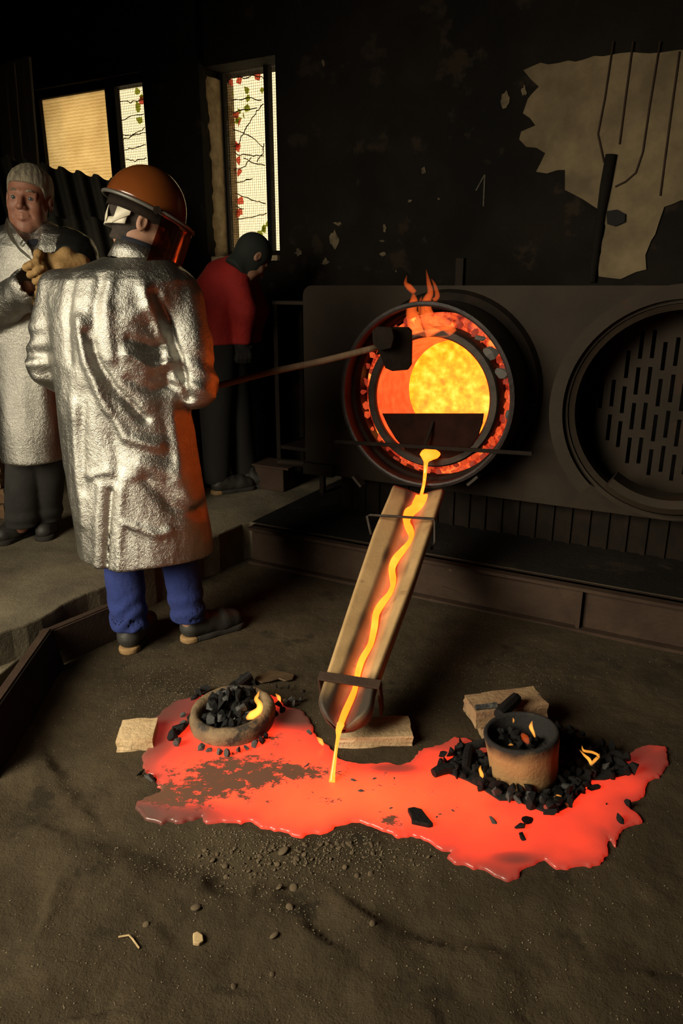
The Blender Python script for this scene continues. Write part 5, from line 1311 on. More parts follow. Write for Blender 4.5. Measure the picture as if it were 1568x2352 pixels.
def row_torso(X, Y, Z, rows, Yc, n=2.4):
    """rows: (py, pxL, pxR, ry, yc offset) silhouettes measured at depth Yc"""
    T = []
    for py_, l, r_, ry, dy in rows:
        a = at(l, py_, Yc); b = at(r_, py_, Yc); T.append((a.z, (a.x + b.x) / 2, (b.x - a.x) / 2, ry, Yc + dy))
    T.sort(); T = np.array(T)
    cx = np.interp(Z, T[:, 0], T[:, 1]); rx = np.interp(Z, T[:, 0], T[:, 2]); ry = np.interp(Z, T[:, 0], T[:, 3]); cy = np.interp(Z, T[:, 0], T[:, 4])
    f = ((np.abs(X - cx) / rx) ** n + (np.abs(Y - cy) / ry) ** n) ** (1 / n) - 1
    return np.maximum(f * np.minimum(rx, ry), Z - T[-1, 0]), T

def shoe(parent, heel, d, L=.29):
    d = Vector((d[0], d[1], 0)).normalized(); s_ = Vector((d.y, -d.x, 0)); M = (d, s_, Vector((0, 0, 1))); heel = Vector(heel)
    lo_ = heel + Vector((-.32, -.32, -.01)); hi_ = heel + Vector((.32, .32, .16))
    xs_, X, Y, Z = grid(lo_, hi_, .006); a, b, c = local(X, Y, Z, heel, M)
    f = chain(a, b, c, [(.050, 0, .060), (.11, 0, .062), (.19, 0, .048), (L - .048, .006, .042)], [.040, .043, .046, .040], .03)
    f = smin(f, s_cap(a, b, c, (.052, 0, .06), (.062, 0, .125), .040, .043), .03)
    f = smax(f, -(c - .022), .004); f = smax(f, c - .135, .006)
    f = f + .002 * np.sin(a * 120) * np.clip((c - .05) * 20, 0, 1)
    g = smin(s_cap(a, b, 0 * c, (.044, 0, 0), (.12, 0, 0), .040, .037), s_cap(a, b, 0 * c, (.12, 0, 0), (L - .046, .005, 0), .037, .046), .03)
    sole = smax(g - .002, np.abs(c - .012) - .013, .004)
    o = bpy.data.objects.new('shoe', None); COL.objects.link(o); o.parent = parent; o.location = heel - wloc(parent)
    build_sdf('upper', f, xs_, MT['shoe'], o); build_sdf('sole', smax(sole, .058 - a, .002), xs_, MT['solerubber'], o); build_sdf('heel', smax(sole, a - .060, .003), xs_, MT['sole'], o)
    return o

# ------------------------------------------------------------------ worker in the long silver coat (back turned)
YA = 2.66
hlA, hrA = G(285, 1512), G(404, 1482)
A = thing('person', 'worker seen from behind in long silver coat, orange helmet and blue trousers', 'person', Vector((at(330, 1400, YA).x, YA, 0)))
OA = at(322, 516, 2.72); MA = frame(R(25), R(25))
kL, aL = at(283, 1285, 2.64), G(286, 1470, .08) + Vector((0, .085, 0))
kR, aR = at(411, 1280, 2.69), G(416, 1450, .08) + Vector((.02, .075, 0))
neckA = at(322, 612, 2.70)
shL, shR = at(140, 668, YA), at(408, 690, YA + .02)
elL, elR = at(104, 838, YA + .02), at(446, 884, YA - .02)
pole_pts = [at(232, 948, 2.98), at(480, 891, 3.02), at(610, 857, 3.04), at(740, 829, 3.07), at(868, 797, 3.10)]
hdR, hdL = pole_pts[0].lerp(pole_pts[1], .955), pole_pts[0].lerp(pole_pts[1], .10)
lo_ = (-1.14, 2.36, .39); hi_ = (-.37, 3.06, 1.56)
xs_, X, Y, Z = grid(lo_, hi_, .0078)
rowsA = [(592,232,388,.085,.02),(606,196,402,.105,.02),(622,152,416,.125,.01),(642,126,428,.140,.0),(680,122,420,.155,-.005),(740,124,402,.165,-.01),(820,126,408,.168,-.01),(900,134,420,.170,-.005),(980,142,436,.175,0),(1060,152,454,.182,0),(1140,164,468,.190,0),(1210,175,480,.198,0),(1275,186,488,.205,0)]
f, TA = row_torso(X, Y, Z, [(p_, l_, r_, ry_ * 1.12, dy_) for p_, l_, r_, ry_, dy_ in rowsA], YA, 2.05)
slv = chain(X, Y, Z, [shL, shL.lerp(elL, .5), elL, elL.lerp(hdL, .7)], [.078, .074, .070, .058], .03)
slv = slv + .0065 * np.sin((Z - elL.z) * 95 + 3 * np.sin(Y * 14)) * np.exp(-((Z - elL.z - .04) / .10) ** 2)
f = smin(f, slv, .035)
slv = chain(X, Y, Z, [shR, shR.lerp(elR, .5), elR, elR.lerp(hdR, .80)], [.088, .084, .076, .058], .03)
slv = slv + .006 * np.sin((Z - elR.z) * 80 + (X + Y) * 30) * np.exp(-((Z - elR.z - .02) / .09) ** 2)
f = smin(f, slv, .030)
bk = np.clip((YA + .02 - Y) / .06, 0, 1)
disp = 0
for pts, amp, w in (([(206,764),(232,831),(265,887),(332,963)], -.020, .016), ([(190,735),(208,831),(244,914),(295,1000),(365,1024)], .018, .020), ([(255,625),(252,682),(256,760),(262,820)], .012, .020),
                    ([(228,640),(222,720),(226,790)], -.010, .016), ([(330,660),(356,731),(378,814),(392,880)], .016, .018), ([(348,676),(380,765),(404,830),(424,920)], -.024, .013),
                    ([(298,812),(348,846),(394,832)], .018, .018), ([(300,778),(345,800),(380,790)], -.013, .014), ([(300,870),(345,900),(392,890)], -.010, .018), ([(165,640),(158,730),(165,830)], -.010, .016),
                    ([(262,1120),(258,1200),(252,1300)], -.016, .010), ([(238,1110),(232,1200),(228,1300)], .010, .018), ([(288,1100),(286,1200),(284,1300)], .010, .018), ([(340,1098),(395,1165),(460,1195)], -.014, .022),
                    ([(330,1060),(400,1090),(440,1160)], .012, .03), ([(200,900),(190,1000),(196,1120)], -.010, .022), ([(170,930),(176,1050),(190,1200)], .010, .022), ([(265,960),(275,1040),(280,1100)], -.009, .022),
                    ([(385,900),(400,1000),(415,1100)], .012, .024), ([(300,1190),(370,1220),(395,1215)], .010, .015), ([(235,700),(300,730),(345,700)], .006, .02), ([(205,1090),(255,1075),(310,1090)], .007, .014)):
    P = [(at(x, y, YA - .16).x, at(x, y, YA - .16).z) for x, y in pts]
    disp = disp + amp * np.exp(-(polydist(X[:, :, 0][:, :1, None] if False else X, Z, P) / w) ** 2)
f = f - .95 * disp * bk
f = f - .0075 * vnoise(X * 8, Y * 8, Z * 1.8, 21) - .0030 * vnoise(X * 22, Y * 22, Z * 9, 22) - .0016 * vnoise(X * 46, Y * 46, Z * 26, 23)
f = f - .010 * vnoise(Y * 13, Z * 3.2, X * 5, 24) * np.clip((X - at(400, 1000, YA).x) / .06, 0, 1) * np.clip((at(440, 880, YA).z - Z) / .15, 0, 1)
hem = at(300, 1262, YA).z + .006 * np.sin(X * 17)
f = smax(f, hem - Z, .006)
f = np.maximum(f, -np.maximum(f + .014, Z - (hem + .16)))       # open hem
f = np.maximum(f, -np.maximum(s_cap(X, Y, Z, neckA - Vector((0, 0, .05)), neckA + Vector((.03, .02, .12)), .060, .066), (TA[-1, 0] - .03) - Z))
coat = build_sdf('coat', f, xs_, MT['silver'], A)
def ringtube(o, ax_, r0, r1, h, th, ex=1.0, n=40, ref=None):
    return MB().lathe(o, ax_, [(r0, 0), (r1, h), (r1 - th, h), (r0 - th, 0)], n, close=True, ref=ref)
cax = Vector((.30, .16, 1)).normalized()
m = ringtube(at(312, 604, 2.68) - cax * .008, cax, .098, .084, .062, .009); m.v = [tuple(Vector(v) + (Vector(v) - at(312, 604, 2.68)).dot(Vector((.64, -.77, 0))) * Vector((.64, -.77, 0)) * -.12) for v in m.v]
cobj = obj('collar', m, MT['silver'], coat, smooth=True)
# seams on the back
def seam(pts, parent, Y_):
    return [at(x, y, Y_) for x, y in pts]
# body (continuous): head, neck, trunk, limbs, hands
def body(root, o, M, neck, trunk, arms, legs, hands, m_, k=1.0, hz=.0042, lo_=None, hi_=None):
    h0 = o - Vector((.115, .125, .145)); h1 = o + Vector((.115, .125, .15))
    X1 = varaxis(lo_[0], hi_[0], .014, h0.x, h1.x, hz); Y1 = varaxis(lo_[1], hi_[1], .014, h0.y, h1.y, hz); Z1 = varaxis(lo_[2], hi_[2], .016, h0.z, h1.z, hz)
    X, Y, Z = X1[:, None, None], Y1[None, :, None], Z1[None, None, :]
    f = np.full((len(X1), len(Y1), len(Z1)), .3)
    def win(p0, p1, pad):
        r_ = []
        for q, ax_ in enumerate((X1, Y1, Z1)):
            r_.append(slice(max(0, int(np.searchsorted(ax_, min(p0[q], p1[q]) - pad))), int(np.searchsorted(ax_, max(p0[q], p1[q]) + pad))))
        return tuple(r_)
    def put(w, fn, kk):
        g = fn(X[w[0]], Y[:, w[1]], Z[:, :, w[2]]); f[w] = smin(f[w], g, kk)
    w = win(o, o, .2); put(w, lambda a, b, c: head_sdf(a, b, c, o, M, k), .01)
    w = win(o, neck, .15); put(w, lambda a, b, c: neck_sdf(a, b, c, o, M, neck), .025)
    for P, rad in trunk + arms + legs:
        for i in range(len(P) - 1):
            w = win(P[i], P[i + 1], .22); put(w, lambda a, b, c: s_cap(a, b, c, P[i], P[i + 1], rad[i], rad[i + 1]), .03)
    for c_, bar, back in hands:
        w = win(c_, c_, .14); put(w, lambda a, b, c: fist_sdf(a, b, c, c_, bar, back, .9), .01)
    V, Q = surface_nets(f, X1, Y1, Z1)
    return obj_np('body', V, Q, m_, root)
pel = at(315, 940, YA); che = at(290, 720, YA)
body(A, OA, MA, neckA - Vector((0, 0, .04)), [([pel, che], [.12, .11]), ([che, at(300, 655, YA)], [.11, .08]), ([at(300, 655, YA), neckA], [.08, .055])],
     [([shL + Vector((.02, 0, 0)), elL, hdL - (hdL - elL).normalized() * .06], [.045, .04, .03]), ([shR, elR, hdR - (hdR - elR).normalized() * .06], [.045, .04, .03])],
     [([pel + Vector((-.09, 0, -.02)), kL, aL], [.08, .05, .035]), ([pel + Vector((.09, 0, -.02)), kR, aR], [.08, .05, .035])],
     [(hdR, pole_pts[1] - pole_pts[0], Vector((0, -.5, -1))), (hdL, pole_pts[1] - pole_pts[0], Vector((0, -.5, -1)))], MT['skin2'], lo_=(-1.2, 2.35, .05), hi_=(-.35, 3.2, 1.8))
h_lo = OA - Vector((.13, .13, .12)); h_hi = OA + Vector((.13, .13, .16))
xs_, X, Y, Z = grid(h_lo, h_hi, .005)
build_sdf('hair', hair_sdf(X, Y, Z, OA, MA, True), xs_, MT['hairdark'], A)
m = ringtube(at(314, 588, 2.69), cax, .080, .074, .045, .008); obj('shirt_collar', m, MT['shirt'], A, smooth=True)
# trousers
xs_, X, Y, Z = grid((-1.05, 2.40, .06), (-.35, 3.0, .60), .0085)
f = np.minimum(s_cap(X, Y, Z, kL + Vector((0, 0, .2)), kL, .082, .078), s_cap(X, Y, Z, kL, aL, .074, .072))
g = np.minimum(s_cap(X, Y, Z, kR + Vector((-.02, 0, .2)), kR, .082, .078), s_cap(X, Y, Z, kR, aR, .074, .069))
f = np.minimum(f, g)
f = f - .006 * vnoise(X * 14, Y * 14, Z * 7, 31) - .005 * np.sin(Z * 95 + 5 * vnoise(X * 9, Y * 9, Z * 3, 32)) * np.clip((.28 - Z) * 8, 0, 1)
f = smax(f, .098 - Z + .03 * (Y - 2.6), .004); f = np.maximum(f, -np.maximum(f + .012, Z - .16))
build_sdf('trousers', f, xs_, MT['blue'], A)
shoe(A, hlA + Vector((0, .02, 0)), (.10, 1)); shoe(A, hrA + Vector((.015, .02, 0)), (.80, .62))
# helmet
hel = bpy.data.objects.new('helmet', None); COL.objects.link(hel); hel.parent = A; hel.location = OA - wloc(A)
def dome(o, M, c, r, e0, na=48, ne=16, th=.004):
    def shell(rr):
        out = []
        for i in range(ne + 1):
            e_ = e0 + (math.pi / 2 - e0) * i / ne
            for k in range(na):
                a = 2 * math.pi * k / na
                out.append(lw(o, M, (c[0] + rr[0] * math.cos(e_) * math.cos(a), c[1] + rr[1] * math.cos(e_) * math.sin(a), c[2] + rr[2] * math.sin(e_))))
        return out
    m = MB(); n0 = (ne + 1) * na
    V = shell(r) + shell([q - th for q in r]); F_ = []
    for s in (0, n0):
        for i in range(ne):
            for k in range(na): F_.append((s + i * na + k, s + i * na + (k + 1) % na, s + (i + 1) * na + (k + 1) % na, s + (i + 1) * na + k))
    for k in range(na): F_.append((k, (k + 1) % na, n0 + (k + 1) % na, n0 + k))
    return m.add(V, F_)
hc = (0, 0, .050); hr = (.143, .122, .150)
obj('shell', dome(OA, MA, hc, hr, 0), MT['helmet'], hel, smooth=True)
ring = [lw(OA, MA, (hc[0] + (hr[0] + .006) * math.cos(a), (hr[1] + .006) * math.sin(a), hc[2] - .002)) for a in [2 * math.pi * k / 64 for k in range(65)]]
obj('brim', MB().tube(ring, .0065, 8, caps=False), MT['trimgrey'], hel, smooth=True)
# cream harness band at the nape with its upper yoke
def bandstrip(a0, a1, u_lo, u_hi, r, th=.003, n=20):
    m = MB(); V = []
    for k in range(n + 1):
        a = a0 + (a1 - a0) * k / n; q = k / n
        for rr in (r[0], r[0] - th):
            s_ = rr / r[0]
            for u in (u_lo(q), u_hi(q)): V.append(lw(OA, MA, (hc[0] + r[0] * s_ * math.cos(a), r[1] * s_ * math.sin(a), u)))
    F_ = []
    for k in range(n):
        b = k * 4; c = b + 4
        F_ += [(b, c, c + 1, b + 1), (b + 2, b + 3, c + 3, c + 2), (b, b + 2, c + 2, c), (b + 1, c + 1, c + 3, b + 3)]
    F_ += [(0, 1, 3, 2), (n * 4, n * 4 + 2, n * 4 + 3, n * 4 + 1)]
    return m.add(V, F_)
obj('nape_band', bandstrip(R(122), R(255), lambda q: -.052 + .020 * abs(2 * q - 1) ** 2, lambda q: -.030 + .024 * abs(2 * q - 1) ** 2, (.112, .098)), MT['cream'], hel, smooth=True)
obj('yoke', bandstrip(R(118), R(146), lambda q: .000 - .045 * q, lambda q: .050 - .030 * q, (.116, .102)), MT['cream'], hel, smooth=True)
obj('yoke', bandstrip(R(165), R(195), lambda q: -.048 + .055 * q, lambda q: -.025 + .070 * q, (.118, .104)), MT['cream'], hel, smooth=True)
obj('inner_band', bandstrip(R(0), R(360), lambda q: .012, lambda q: .046, (.128, .108), n=48), MT['iron'], hel, smooth=True)
# tinted visor
def visormat():
    m = bpy.data.materials.new('amber_visor'); m.use_nodes = True; nt = m.node_tree; N = nt.nodes; Lk = nt.links
    N.remove(N['Principled BSDF']); out = N['Material Output']
    tr = N.new('ShaderNodeBsdfTransparent'); tr.inputs[0].default_value = (.60, .27, .09, 1)
    gl = N.new('ShaderNodeBsdfGlossy'); gl.inputs['Roughness'].default_value = .10; gl.inputs[0].default_value = (1, .75, .6, 1)
    tl = N.new('ShaderNodeBsdfTranslucent'); tl.inputs[0].default_value = (.8, .16, .02, 1)
    m1 = N.new('ShaderNodeMixShader'); m1.inputs[0].default_value = .22; Lk.new(tr.outputs[0], m1.inputs[1]); Lk.new(gl.outputs[0], m1.inputs[2])
    m2 = N.new('ShaderNodeMixShader'); m2.inputs[0].default_value = .012; Lk.new(m1.outputs[0], m2.inputs[1]); Lk.new(tl.outputs[0], m2.inputs[2])
    Lk.new(m2.outputs[0], out.inputs[0]); return m
MT['visor'] = visormat()
NV = 28; V = []
for i in range(9):
    u = .050 - .200 * i / 8; rr = .160 + .008 * i / 8
    for k in range(NV + 1):
        a = R(-82 + 164 * k / NV)
        for th in (0, -.0025): V.append(lw(OA, MA, (.016 + (rr + th) * math.cos(a), (rr - .024 + th) * math.sin(a), u)))
F_ = []; w = (NV + 1) * 2
for i in range(8):
    for k in range(NV):
        b = i * w + k * 2
        F_ += [(b, b + 2, b + w + 2, b + w), (b + 1, b + w + 1, b + w + 3, b + 3)]
for k in range(NV): F_ += [(k * 2, k * 2 + 1, k * 2 + 3, k * 2 + 2), (8 * w + k * 2, 8 * w + k * 2 + 2, 8 * w + k * 2 + 3, 8 * w + k * 2 + 1)]
obj('visor', MB().add(V, F_), MT['visor'], hel, smooth=True)
edge = [lw(OA, MA, (.016 + .162 * math.cos(a), .138 * math.sin(a), .052)) for a in [R(-90 + 180 * k / 30) for k in range(31)]]
obj('visor_holder', MB().tube(edge, .0052, 8), MT['trimgrey'], hel, smooth=True)
for s in (-1, 1):
    c = lw(OA, MA, (.015, s * .140, .048)); obj('pivot', MB().tube([c - MA[1] * .006, c + MA[1] * .006], .013, 14), MT['iron'], hel, auto=40)

# skimming paddle in his hands
tool = thing('skimming_paddle', 'long-handled iron skimming paddle held against the furnace mouth', 'paddle', pole_pts[2])
obj('handle', MB().tube(catmull(pole_pts, 4), [.0135] * 17, 12), MT['wood'], tool, smooth=True)
Yp = 3.08
P = [(872,762),(900,752),(936,752),(944,760),(945,790),(944,838),(936,850),(900,853),(884,846),(872,815),(862,790),(858,772)]
bladeV = [at(x, y, Yp + .05 * (x - 860) / 85) for x, y in P]
obj('blade', MB().prism(bladeV, Vector((.006, .014, .002))), MT['iron'], tool, bevel=.003)
P = [(855,760),(868,750),(900,752),(905,775),(898,800),(872,806),(857,790)]
obj('socket', MB().prism([at(x, y, Yp - .028) for x, y in P], Vector((0, .028, 0))), MT['iron'], tool, bevel=.004)

# ------------------------------------------------------------------ elder man at the left, gloves clasped, facing the viewer
YB = 3.26
B = thing('person', 'grey-haired man in silver coat and tan gloves standing at far left', 'person', Vector((at(80, 1000, YB).x, YB, FLOORZ)))
OB = at(67, 462, YB - .02); MB_ = frame(R(-90 + 4), R(2), R(6))
neckB = at(72, 540, YB + .02)
lo_ = (-1.80, 2.75, .55); hi_ = (-.98, 3.52, 1.72); xs_, X, Y, Z = grid(lo_, hi_, .0085)
rowsB = [(508,32,112,.075,.02),(520,5,140,.10,.02),(540,-28,170,.12,.01),(570,-38,182,.135,0),(620,-30,168,.145,0),(700,-22,156,.15,0),(800,-12,152,.155,0),(900,0,154,.165,0),(1000,12,157,.172,0),(1060,18,160,.178,0)]
f, TB = row_torso(X, Y, Z, rowsB, YB)
bR, eR, wR = at(-18, 580, YB), at(-22, 735, YB - .10), at(62, 662, YB - .25)       # his right arm (viewer's left)
bL, eL, wL = at(172, 590, YB), at(196, 690, YB - .06), at(138, 612, YB - .22)
slv = chain(X, Y, Z, [bR, eR], [.080, .074], .03)
slv = smin(slv, s_cap(X, Y, Z, eR, wR, .072, .078), .03)
slv = slv - .004 * vnoise(X * 24, Y * 24, Z * 24, 41)
f = smin(f, slv, .022)
f = f - .008 * vnoise(X * 9, Y * 9, Z * 2.5, 42) - .004 * vnoise(X * 24, Y * 24, Z * 9, 43)
hemB = at(90, 1050, YB).z
f = smax(f, hemB - Z + .004 * np.sin(X * 19), .006); f = np.maximum(f, -np.maximum(f + .014, Z - (hemB + .14)))
# open front at the neck
vtx = [at(62, 505, YB - .15), at(74, 600, YB - .15)]
f = smax(f, -s_cap(X, Y, Z, at(66, 500, YB - .10), at(80, 612, YB - .20), .052, .012), .006)
f = smax(f, -s_cap(X, Y, Z, neckB - Vector((0, 0, .03)), neckB + Vector((0, 0, .2)), .062, .072), .006)
f = smax(f, -s_cap(X, Y, Z, wR + (wR - eR).normalized() * .03, wR + (wR - eR).normalized() * .10, .060, .064), .004)      # cuff opening
coatB = build_sdf('coat', f, xs_, MT['silver'], B)
# collar flap; left sleeve of the silver coat, dark reflection painted in
m = MB(); P = [(14,498),(26,506),(44,540),(70,572),(80,604),(70,612),(46,580),(22,548),(8,520)]
vv = [at(x, y, YB - .155 + .10 * max(0, (545 - y) / 47.)) for x, y in P]
obj('collar', MB().prism(vv, Vector((.004, .022, -.004))), MT['silver'], coatB, bevel=.004)
xs_, X, Y, Z = grid((-1.36, 2.86, 1.10), (-.98, 3.46, 1.66), .0075)
f = chain(X, Y, Z, [at(140, 560, YB + .0), bL + Vector((.0, -.02, .0)), eL, wL], [.070, .092, .082, .060], .05)
f = f - .006 * vnoise(X * 16, Y * 16, Z * 16, 44) - .004 * np.abs(vnoise(X * 34, Y * 34, Z * 34, 45))
build_sdf('sleeve', f, xs_, MT['silver_dark_reflection'], B)
# fine clasp on the coat front
c = at(54, 560, YB - .19); m = MB().tube([at(46, 562, YB - .185), at(54, 550, YB - .19), at(60, 556, YB - .19), at(52, 566, YB - .185), at(46, 562, YB - .185)], .003, 6); obj('clasp', m, MT['trimgrey'], coatB)
body(B, OB, MB_, neckB - Vector((0, 0, .05)), [([at(75, 900, YB), at(72, 640, YB)], [.11, .11]), ([at(72, 640, YB), at(72, 575, YB)], [.11, .08]), ([at(72, 575, YB), neckB], [.08, .055])],
     [([bR + Vector((.03, 0, 0)), eR, wR], [.045, .04, .03]), ([bL + Vector((-.04, 0, 0)), eL, wL], [.045, .04, .03])],
     [([at(60, 900, YB), at(55, 1060, YB), G(54, 1205, FLOORZ + .07) + Vector((0, -.03, 0))], [.08, .05, .035]), ([at(105, 900, YB), at(108, 1060, YB + .04), G(106, 1195, FLOORZ + .07)], [.08, .05, .035])],
     [], MT['skin'], k=1.04, lo_=(-1.85, 2.8, .2), hi_=(-.95, 3.6, 1.95))
xs_, X, Y, Z = grid(OB - Vector((.13, .14, .10)), OB + Vector((.13, .14, .17)), .004)
build_sdf('hair', hair_sdf(X, Y, Z, OB, MB_, False, 1.04), xs_, MT['hairgrey'], B)
for s in (-1, 1):
    c = lw(OB, MB_, (.0745 * 1.04, s * .032 * 1.04, .006 * 1.04)); e_ = bpy.data.meshes.new('eyeball'); bm = bmesh.new(); bmesh.ops.create_uvsphere(bm, u_segments=16, v_segments=10, radius=.0125); bm.transform(Matrix.Translation(c)); bm.to_mesh(e_); bm.free()
    eo = link('eye', e_, MT['eye'], B)
    p = c + MB_[0] * .0108 + MB_[1] * .001; e2 = MB().lathe(p, MB_[0], [(.0001, .0026), (.005, .0022), (.0068, .0009), (.0068, -.002)], 14); obj('iris', e2, MT['iris'], eo, smooth=True)
    b0, b1, b2 = lw(OB, MB_, (.093, s * .014, .032)), lw(OB, MB_, (.091, s * .034, .037)), lw(OB, MB_, (.074, s * .052, .028)); obj('eyebrow', MB().tube([b0, b1, b2], [.0035, .0045, .002], 6), MT['hairgrey'], B, smooth=True)
# black roll-neck
xs_, X, Y, Z = grid((-1.56, 3.04, 1.36), (-1.16, 3.44, 1.70), .0075)
f = smin(s_cap(X, Y, Z, neckB - Vector((0, 0, .06)), neckB + Vector((0, 0, .015)), .066, .062), s_ell(X, Y, Z, tuple(at(76, 585, YB - .02)), (.15, .115, .12)), .04)
f = smax(f, Z - (neckB.z + .02) - (Y - neckB.y) * .35, .006)
build_sdf('rollneck', f - .002 * vnoise(X * 30, Y * 30, Z * 30, 46), xs_, MT['shirt'], B)
# gloves
gc = at(96, 626, YB - .31)
xs_, X, Y, Z = grid(gc - Vector((.12, .12, .13)), gc + Vector((.24, .18, .15)), .0045)
f = fist_sdf(X, Y, Z, gc, Vector((-.45, -.25, .85)), Vector((-.39, .84, .15)), 1.2, .0242) - .0008 - .0016 * vnoise(X * 40, Y * 40, Z * 40, 51)
f = smin(f, s_cap(X, Y, Z, at(140, 614, YB - .28), at(184, 606, YB - .22), .030, .040), .015)
build_sdf('glove', f, xs_, MT['glove'], B)
gd = at(106, 686, YB - .25)
xs_, X, Y, Z = grid(gd - Vector((.14, .14, .14)), gd + Vector((.14, .14, .14)), .005)
f = fist_sdf(X, Y, Z, gd, Vector((-.1, -.3, -1)), Vector((.3, -1, .3)), 1.0, .0225) - .002
build_sdf('glove', f, xs_, MT['glove'], B)
# trousers and shoes
xs_, X, Y, Z = grid((-1.70, 2.95, .22), (-1.0, 3.55, .80), .010)
f = np.minimum(chain(X, Y, Z, [at(58, 1030, YB), G(54, 1205, FLOORZ + .07) + Vector((0, -.03, 0))], [.085, .075]), chain(X, Y, Z, [at(110, 1030, YB + .02), G(106, 1195, FLOORZ + .07)], [.085, .072]))
f = f - .007 * vnoise(X * 12, Y * 12, Z * 7, 47) - .005 * np.sin(Z * 80) * np.clip((.42 - Z) * 8, 0, 1)
f = smax(f, .275 - Z, .004)
build_sdf('trousers', f, xs_, MT['greytrouser'], B)
shoe(B, G(72, 1222, FLOORZ) + Vector((.02, .06, 0)), (-.35, -1)); shoe(B, G(112, 1210, FLOORZ) + Vector((0, .05, 0)), (.25, -1))

# ------------------------------------------------------------------ man in the red jacket bending by the window
YC = 4.2
Cc = thing('person', 'man in red jacket and dark cap bending over beneath the tall window', 'person', Vector((at(510, 900, YC).x, YC, FLOORZ)))
OC = at(578, 592, YC - .02); MC = frame(R(35), R(48))
hip, mid, upb, shd = at(500, 785, YC), at(496, 705, YC), at(514, 645, YC), at(542, 642, YC - .06)
elb, hnd = at(560, 715, YC - .10), at(556, 780, YC - .06)
nkC = at(550, 612, YC)
xs_, X, Y, Z = grid((-1.05, 3.85, 1.0), (-.35, 4.6, 1.75), .010)
f = chain(X, Y, Z, [hip, mid, upb], [.135, .148, .118], .08)
f = smin(f, s_cap(X, Y, Z, upb, nkC + Vector((.01, 0, .012)), .108, .074), .04)
f = smin(f, chain(X, Y, Z, [shd, elb, hnd], [.075, .062, .050], .03), .025)
f = smin(f, chain(X, Y, Z, [shd + Vector((.02, .26, -.02)), elb + Vector((.05, .25, 0)), hnd + Vector((.05, .16, 0))], [.07, .06, .05], .03), .025)
f = f - .009 * vnoise(X * 10, Y * 10, Z * 5, 61) - .004 * vnoise(X * 26, Y * 26, Z * 12, 62)
f = smax(f, at(500, 790, YC).z - Z, .01); f = smax(f, -s_cap(X, Y, Z, nkC, OC, .05, .06), .01)
build_sdf('jacket', f, xs_, MT['red'], Cc)
fL, fR = Vector((hip.x - .05, YC, FLOORZ + .05)), Vector((hip.x + .10, YC + .14, FLOORZ + .05))
body(Cc, OC, MC, nkC, [([hip, mid], [.10, .10]), ([mid, upb], [.10, .08]), ([upb, nkC], [.07, .05])], [([shd, elb, hnd - Vector((0, 0, .02))], [.04, .035, .028])],
     [([hip, fL], [.08, .035]), ([hip + Vector((.06, .1, 0)), fR], [.08, .035])], [(hnd - Vector((0, 0, .085)), Vector((1, .3, 0)), Vector((-.4, -.4, .2)))], MT['skin2'], hz=.006, lo_=(-1.1, 3.8, .2), hi_=(-.3, 4.7, 1.85))
xs_, X, Y, Z = grid((-1.05, 3.9, .26), (-.40, 4.60, 1.22), .012)
f = np.minimum(chain(X, Y, Z, [hip, fL + Vector((0, 0, .05))], [.125, .075]), chain(X, Y, Z, [hip + Vector((.04, .08, 0)), fR + Vector((0, 0, .05))], [.12, .075]))
build_sdf('trousers', f - .006 * vnoise(X * 12, Y * 12, Z * 6, 63), xs_, MT['black'], Cc)
xs_, X, Y, Z = grid(hnd - Vector((.1, .1, .2)), hnd + Vector((.1, .1, .05)), .007)
build_sdf('glove', smin(fist_sdf(X, Y, Z, hnd - Vector((0, 0, .085)), Vector((1, .3, 0)), Vector((-.4, -.4, .2)), 1.0) - .004, s_cap(X, Y, Z, hnd - Vector((0, 0, .07)), hnd + Vector((0, 0, .0)), .034, .04), .01), xs_, MT['black'], Cc)
shoe(Cc, Vector((fL.x - .03, YC - .05, FLOORZ)), (.8, .5)); shoe(Cc, Vector((fR.x - .03, YC + .1, FLOORZ)), (.9, .2))
MT['cap'] = mat('dark_green_cap', (.012, .016, .012), rough=.85)
xs_, X, Y, Z = grid(OC - Vector((.16, .16, .14)), OC + Vector((.16, .16, .18)), .006)
a, b, c = local(X, Y, Z, OC, MC)
f = s_ell(a, b, c, (-.012, 0, .030), (.106, .086, .102)); f = smin(f, s_cap(a, b, c, (-.022, 0, -.03), (-.03, 0, -.11), .070, .066), .03); f = smin(f, s_ell(a, b, c, (.02, 0, -.045), (.07, .072, .085)), .02); f = smax(f, -(c + .125), .012); f = smax(f, np.minimum(a - .055, .05 - c), .012)
build_sdf('cap', f, xs_, MT['cap'], Cc)
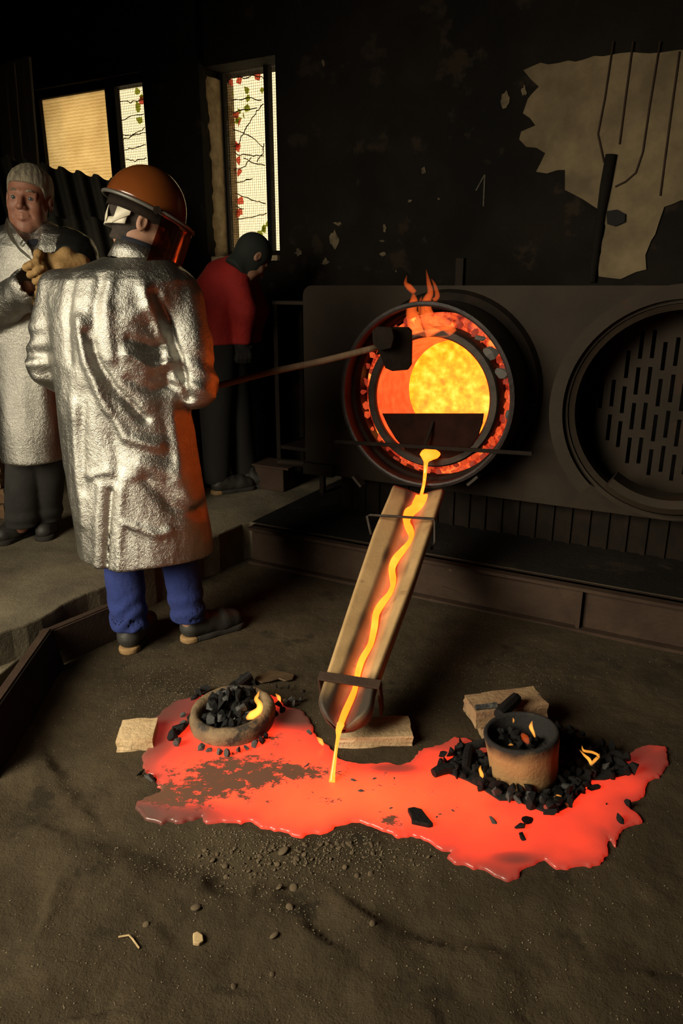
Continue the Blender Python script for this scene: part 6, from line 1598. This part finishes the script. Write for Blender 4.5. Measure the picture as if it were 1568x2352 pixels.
# ================================================================== things behind the men
def corrugated(label, P00, P10, P01, P11, ridges, amp, m_, th=.007):
    """P00 top-left, P10 top-right, P01 bottom-left, P11 bottom-right; ridges run top to bottom"""
    nu, nv_ = ridges * 12, 6; nrm = (P10 - P00).cross(P01 - P00).normalized()
    if nrm.y > 0: nrm = -nrm
    V = []; F_ = []
    for s in (0, 1):
        for i in range(nu + 1):
            q = i / nu
            w = math.cos(2 * math.pi * ridges * q); w = math.copysign(abs(w) ** .6, w)
            for j in range(nv_ + 1):
                r_ = j / nv_; p = P00.lerp(P10, q).lerp(P01.lerp(P11, q), r_)
                V.append(p + nrm * (amp * w - s * th))
    n0 = (nu + 1) * (nv_ + 1); k = nv_ + 1
    for s in (0, n0):
        for i in range(nu):
            for j in range(nv_): F_.append((s + i * k + j, s + (i + 1) * k + j, s + (i + 1) * k + j + 1, s + i * k + j + 1))
    for i in range(nu): F_ += [(i * k, (i + 1) * k, n0 + (i + 1) * k, n0 + i * k), (i * k + nv_, (i + 1) * k + nv_, n0 + (i + 1) * k + nv_, n0 + i * k + nv_)]
    for j in range(nv_): F_ += [(j, j + 1, n0 + j + 1, n0 + j), (nu * k + j, nu * k + j + 1, n0 + nu * k + j + 1, n0 + nu * k + j)]
    return tag(obj('corrugated_sheet', MB().add(V, F_), m_, auto=50), label, 'corrugated sheet')
Yc = 4.3
corrugated('tall corrugated fibre cement sheet leaning behind the grey-haired man', at(-20, 352, Yc), at(262, 413, Yc + .05), at(190, 1159, 3.92), at(440, 1159, 3.95), 7, .032, MT['asb'])
corrugated('short corrugated sheet overlapping the lower part of the leaning stack', at(30, 492, Yc - .17), at(262, 505, Yc - .13), at(185, 1166, 3.80), at(420, 1166, 3.83), 5, .032, MT['asb'])
for i, (x0, x1, yt) in enumerate(((-14, 10, 148), (12, 30, 140), (33, 50, 134), (52, 66, 128))):
    lb = ('leftmost dark plank of the four standing against the wall', 'second dark plank from the left against the wall', 'third dark plank from the left against the wall', 'rightmost dark plank of the four standing against the wall')[i]
    a, b = at(x0, yt, 4.75), at(x1, yt, 4.75); c, d = G(x0 + 60, 1020, FLOORZ), G(x1 + 62, 1020, FLOORZ); c = Vector((a.x - .02, 4.55, FLOORZ)); d = Vector((b.x - .02, 4.55, FLOORZ))
    m = MB().hexa([c, d, d + Vector((0, .035, 0)), c + Vector((0, .035, 0)), a, b, b + Vector((0, .035, 0)), a + Vector((0, .035, 0))])
    tag(obj('plank', m, MT['plank'], bevel=.003), lb, 'plank', 'planks in the left corner')
# small stack of bricks in the left corner
for i in range(4):
    z = FLOORZ + .085 * i; p = at(2, 1100, 3.75)
    brick('stacked_brick', ('bottom', 'second', 'third', 'topmost')[i] + ' brick of the stack beside the man at far left', Vector((p.x - .09 + .006 * (i % 2), 3.75, 0)), (1, -.1 + .05 * (i % 2)), (.25, .12, .08), MT['brick2'], 'bricks stacked at far left', z0=z)
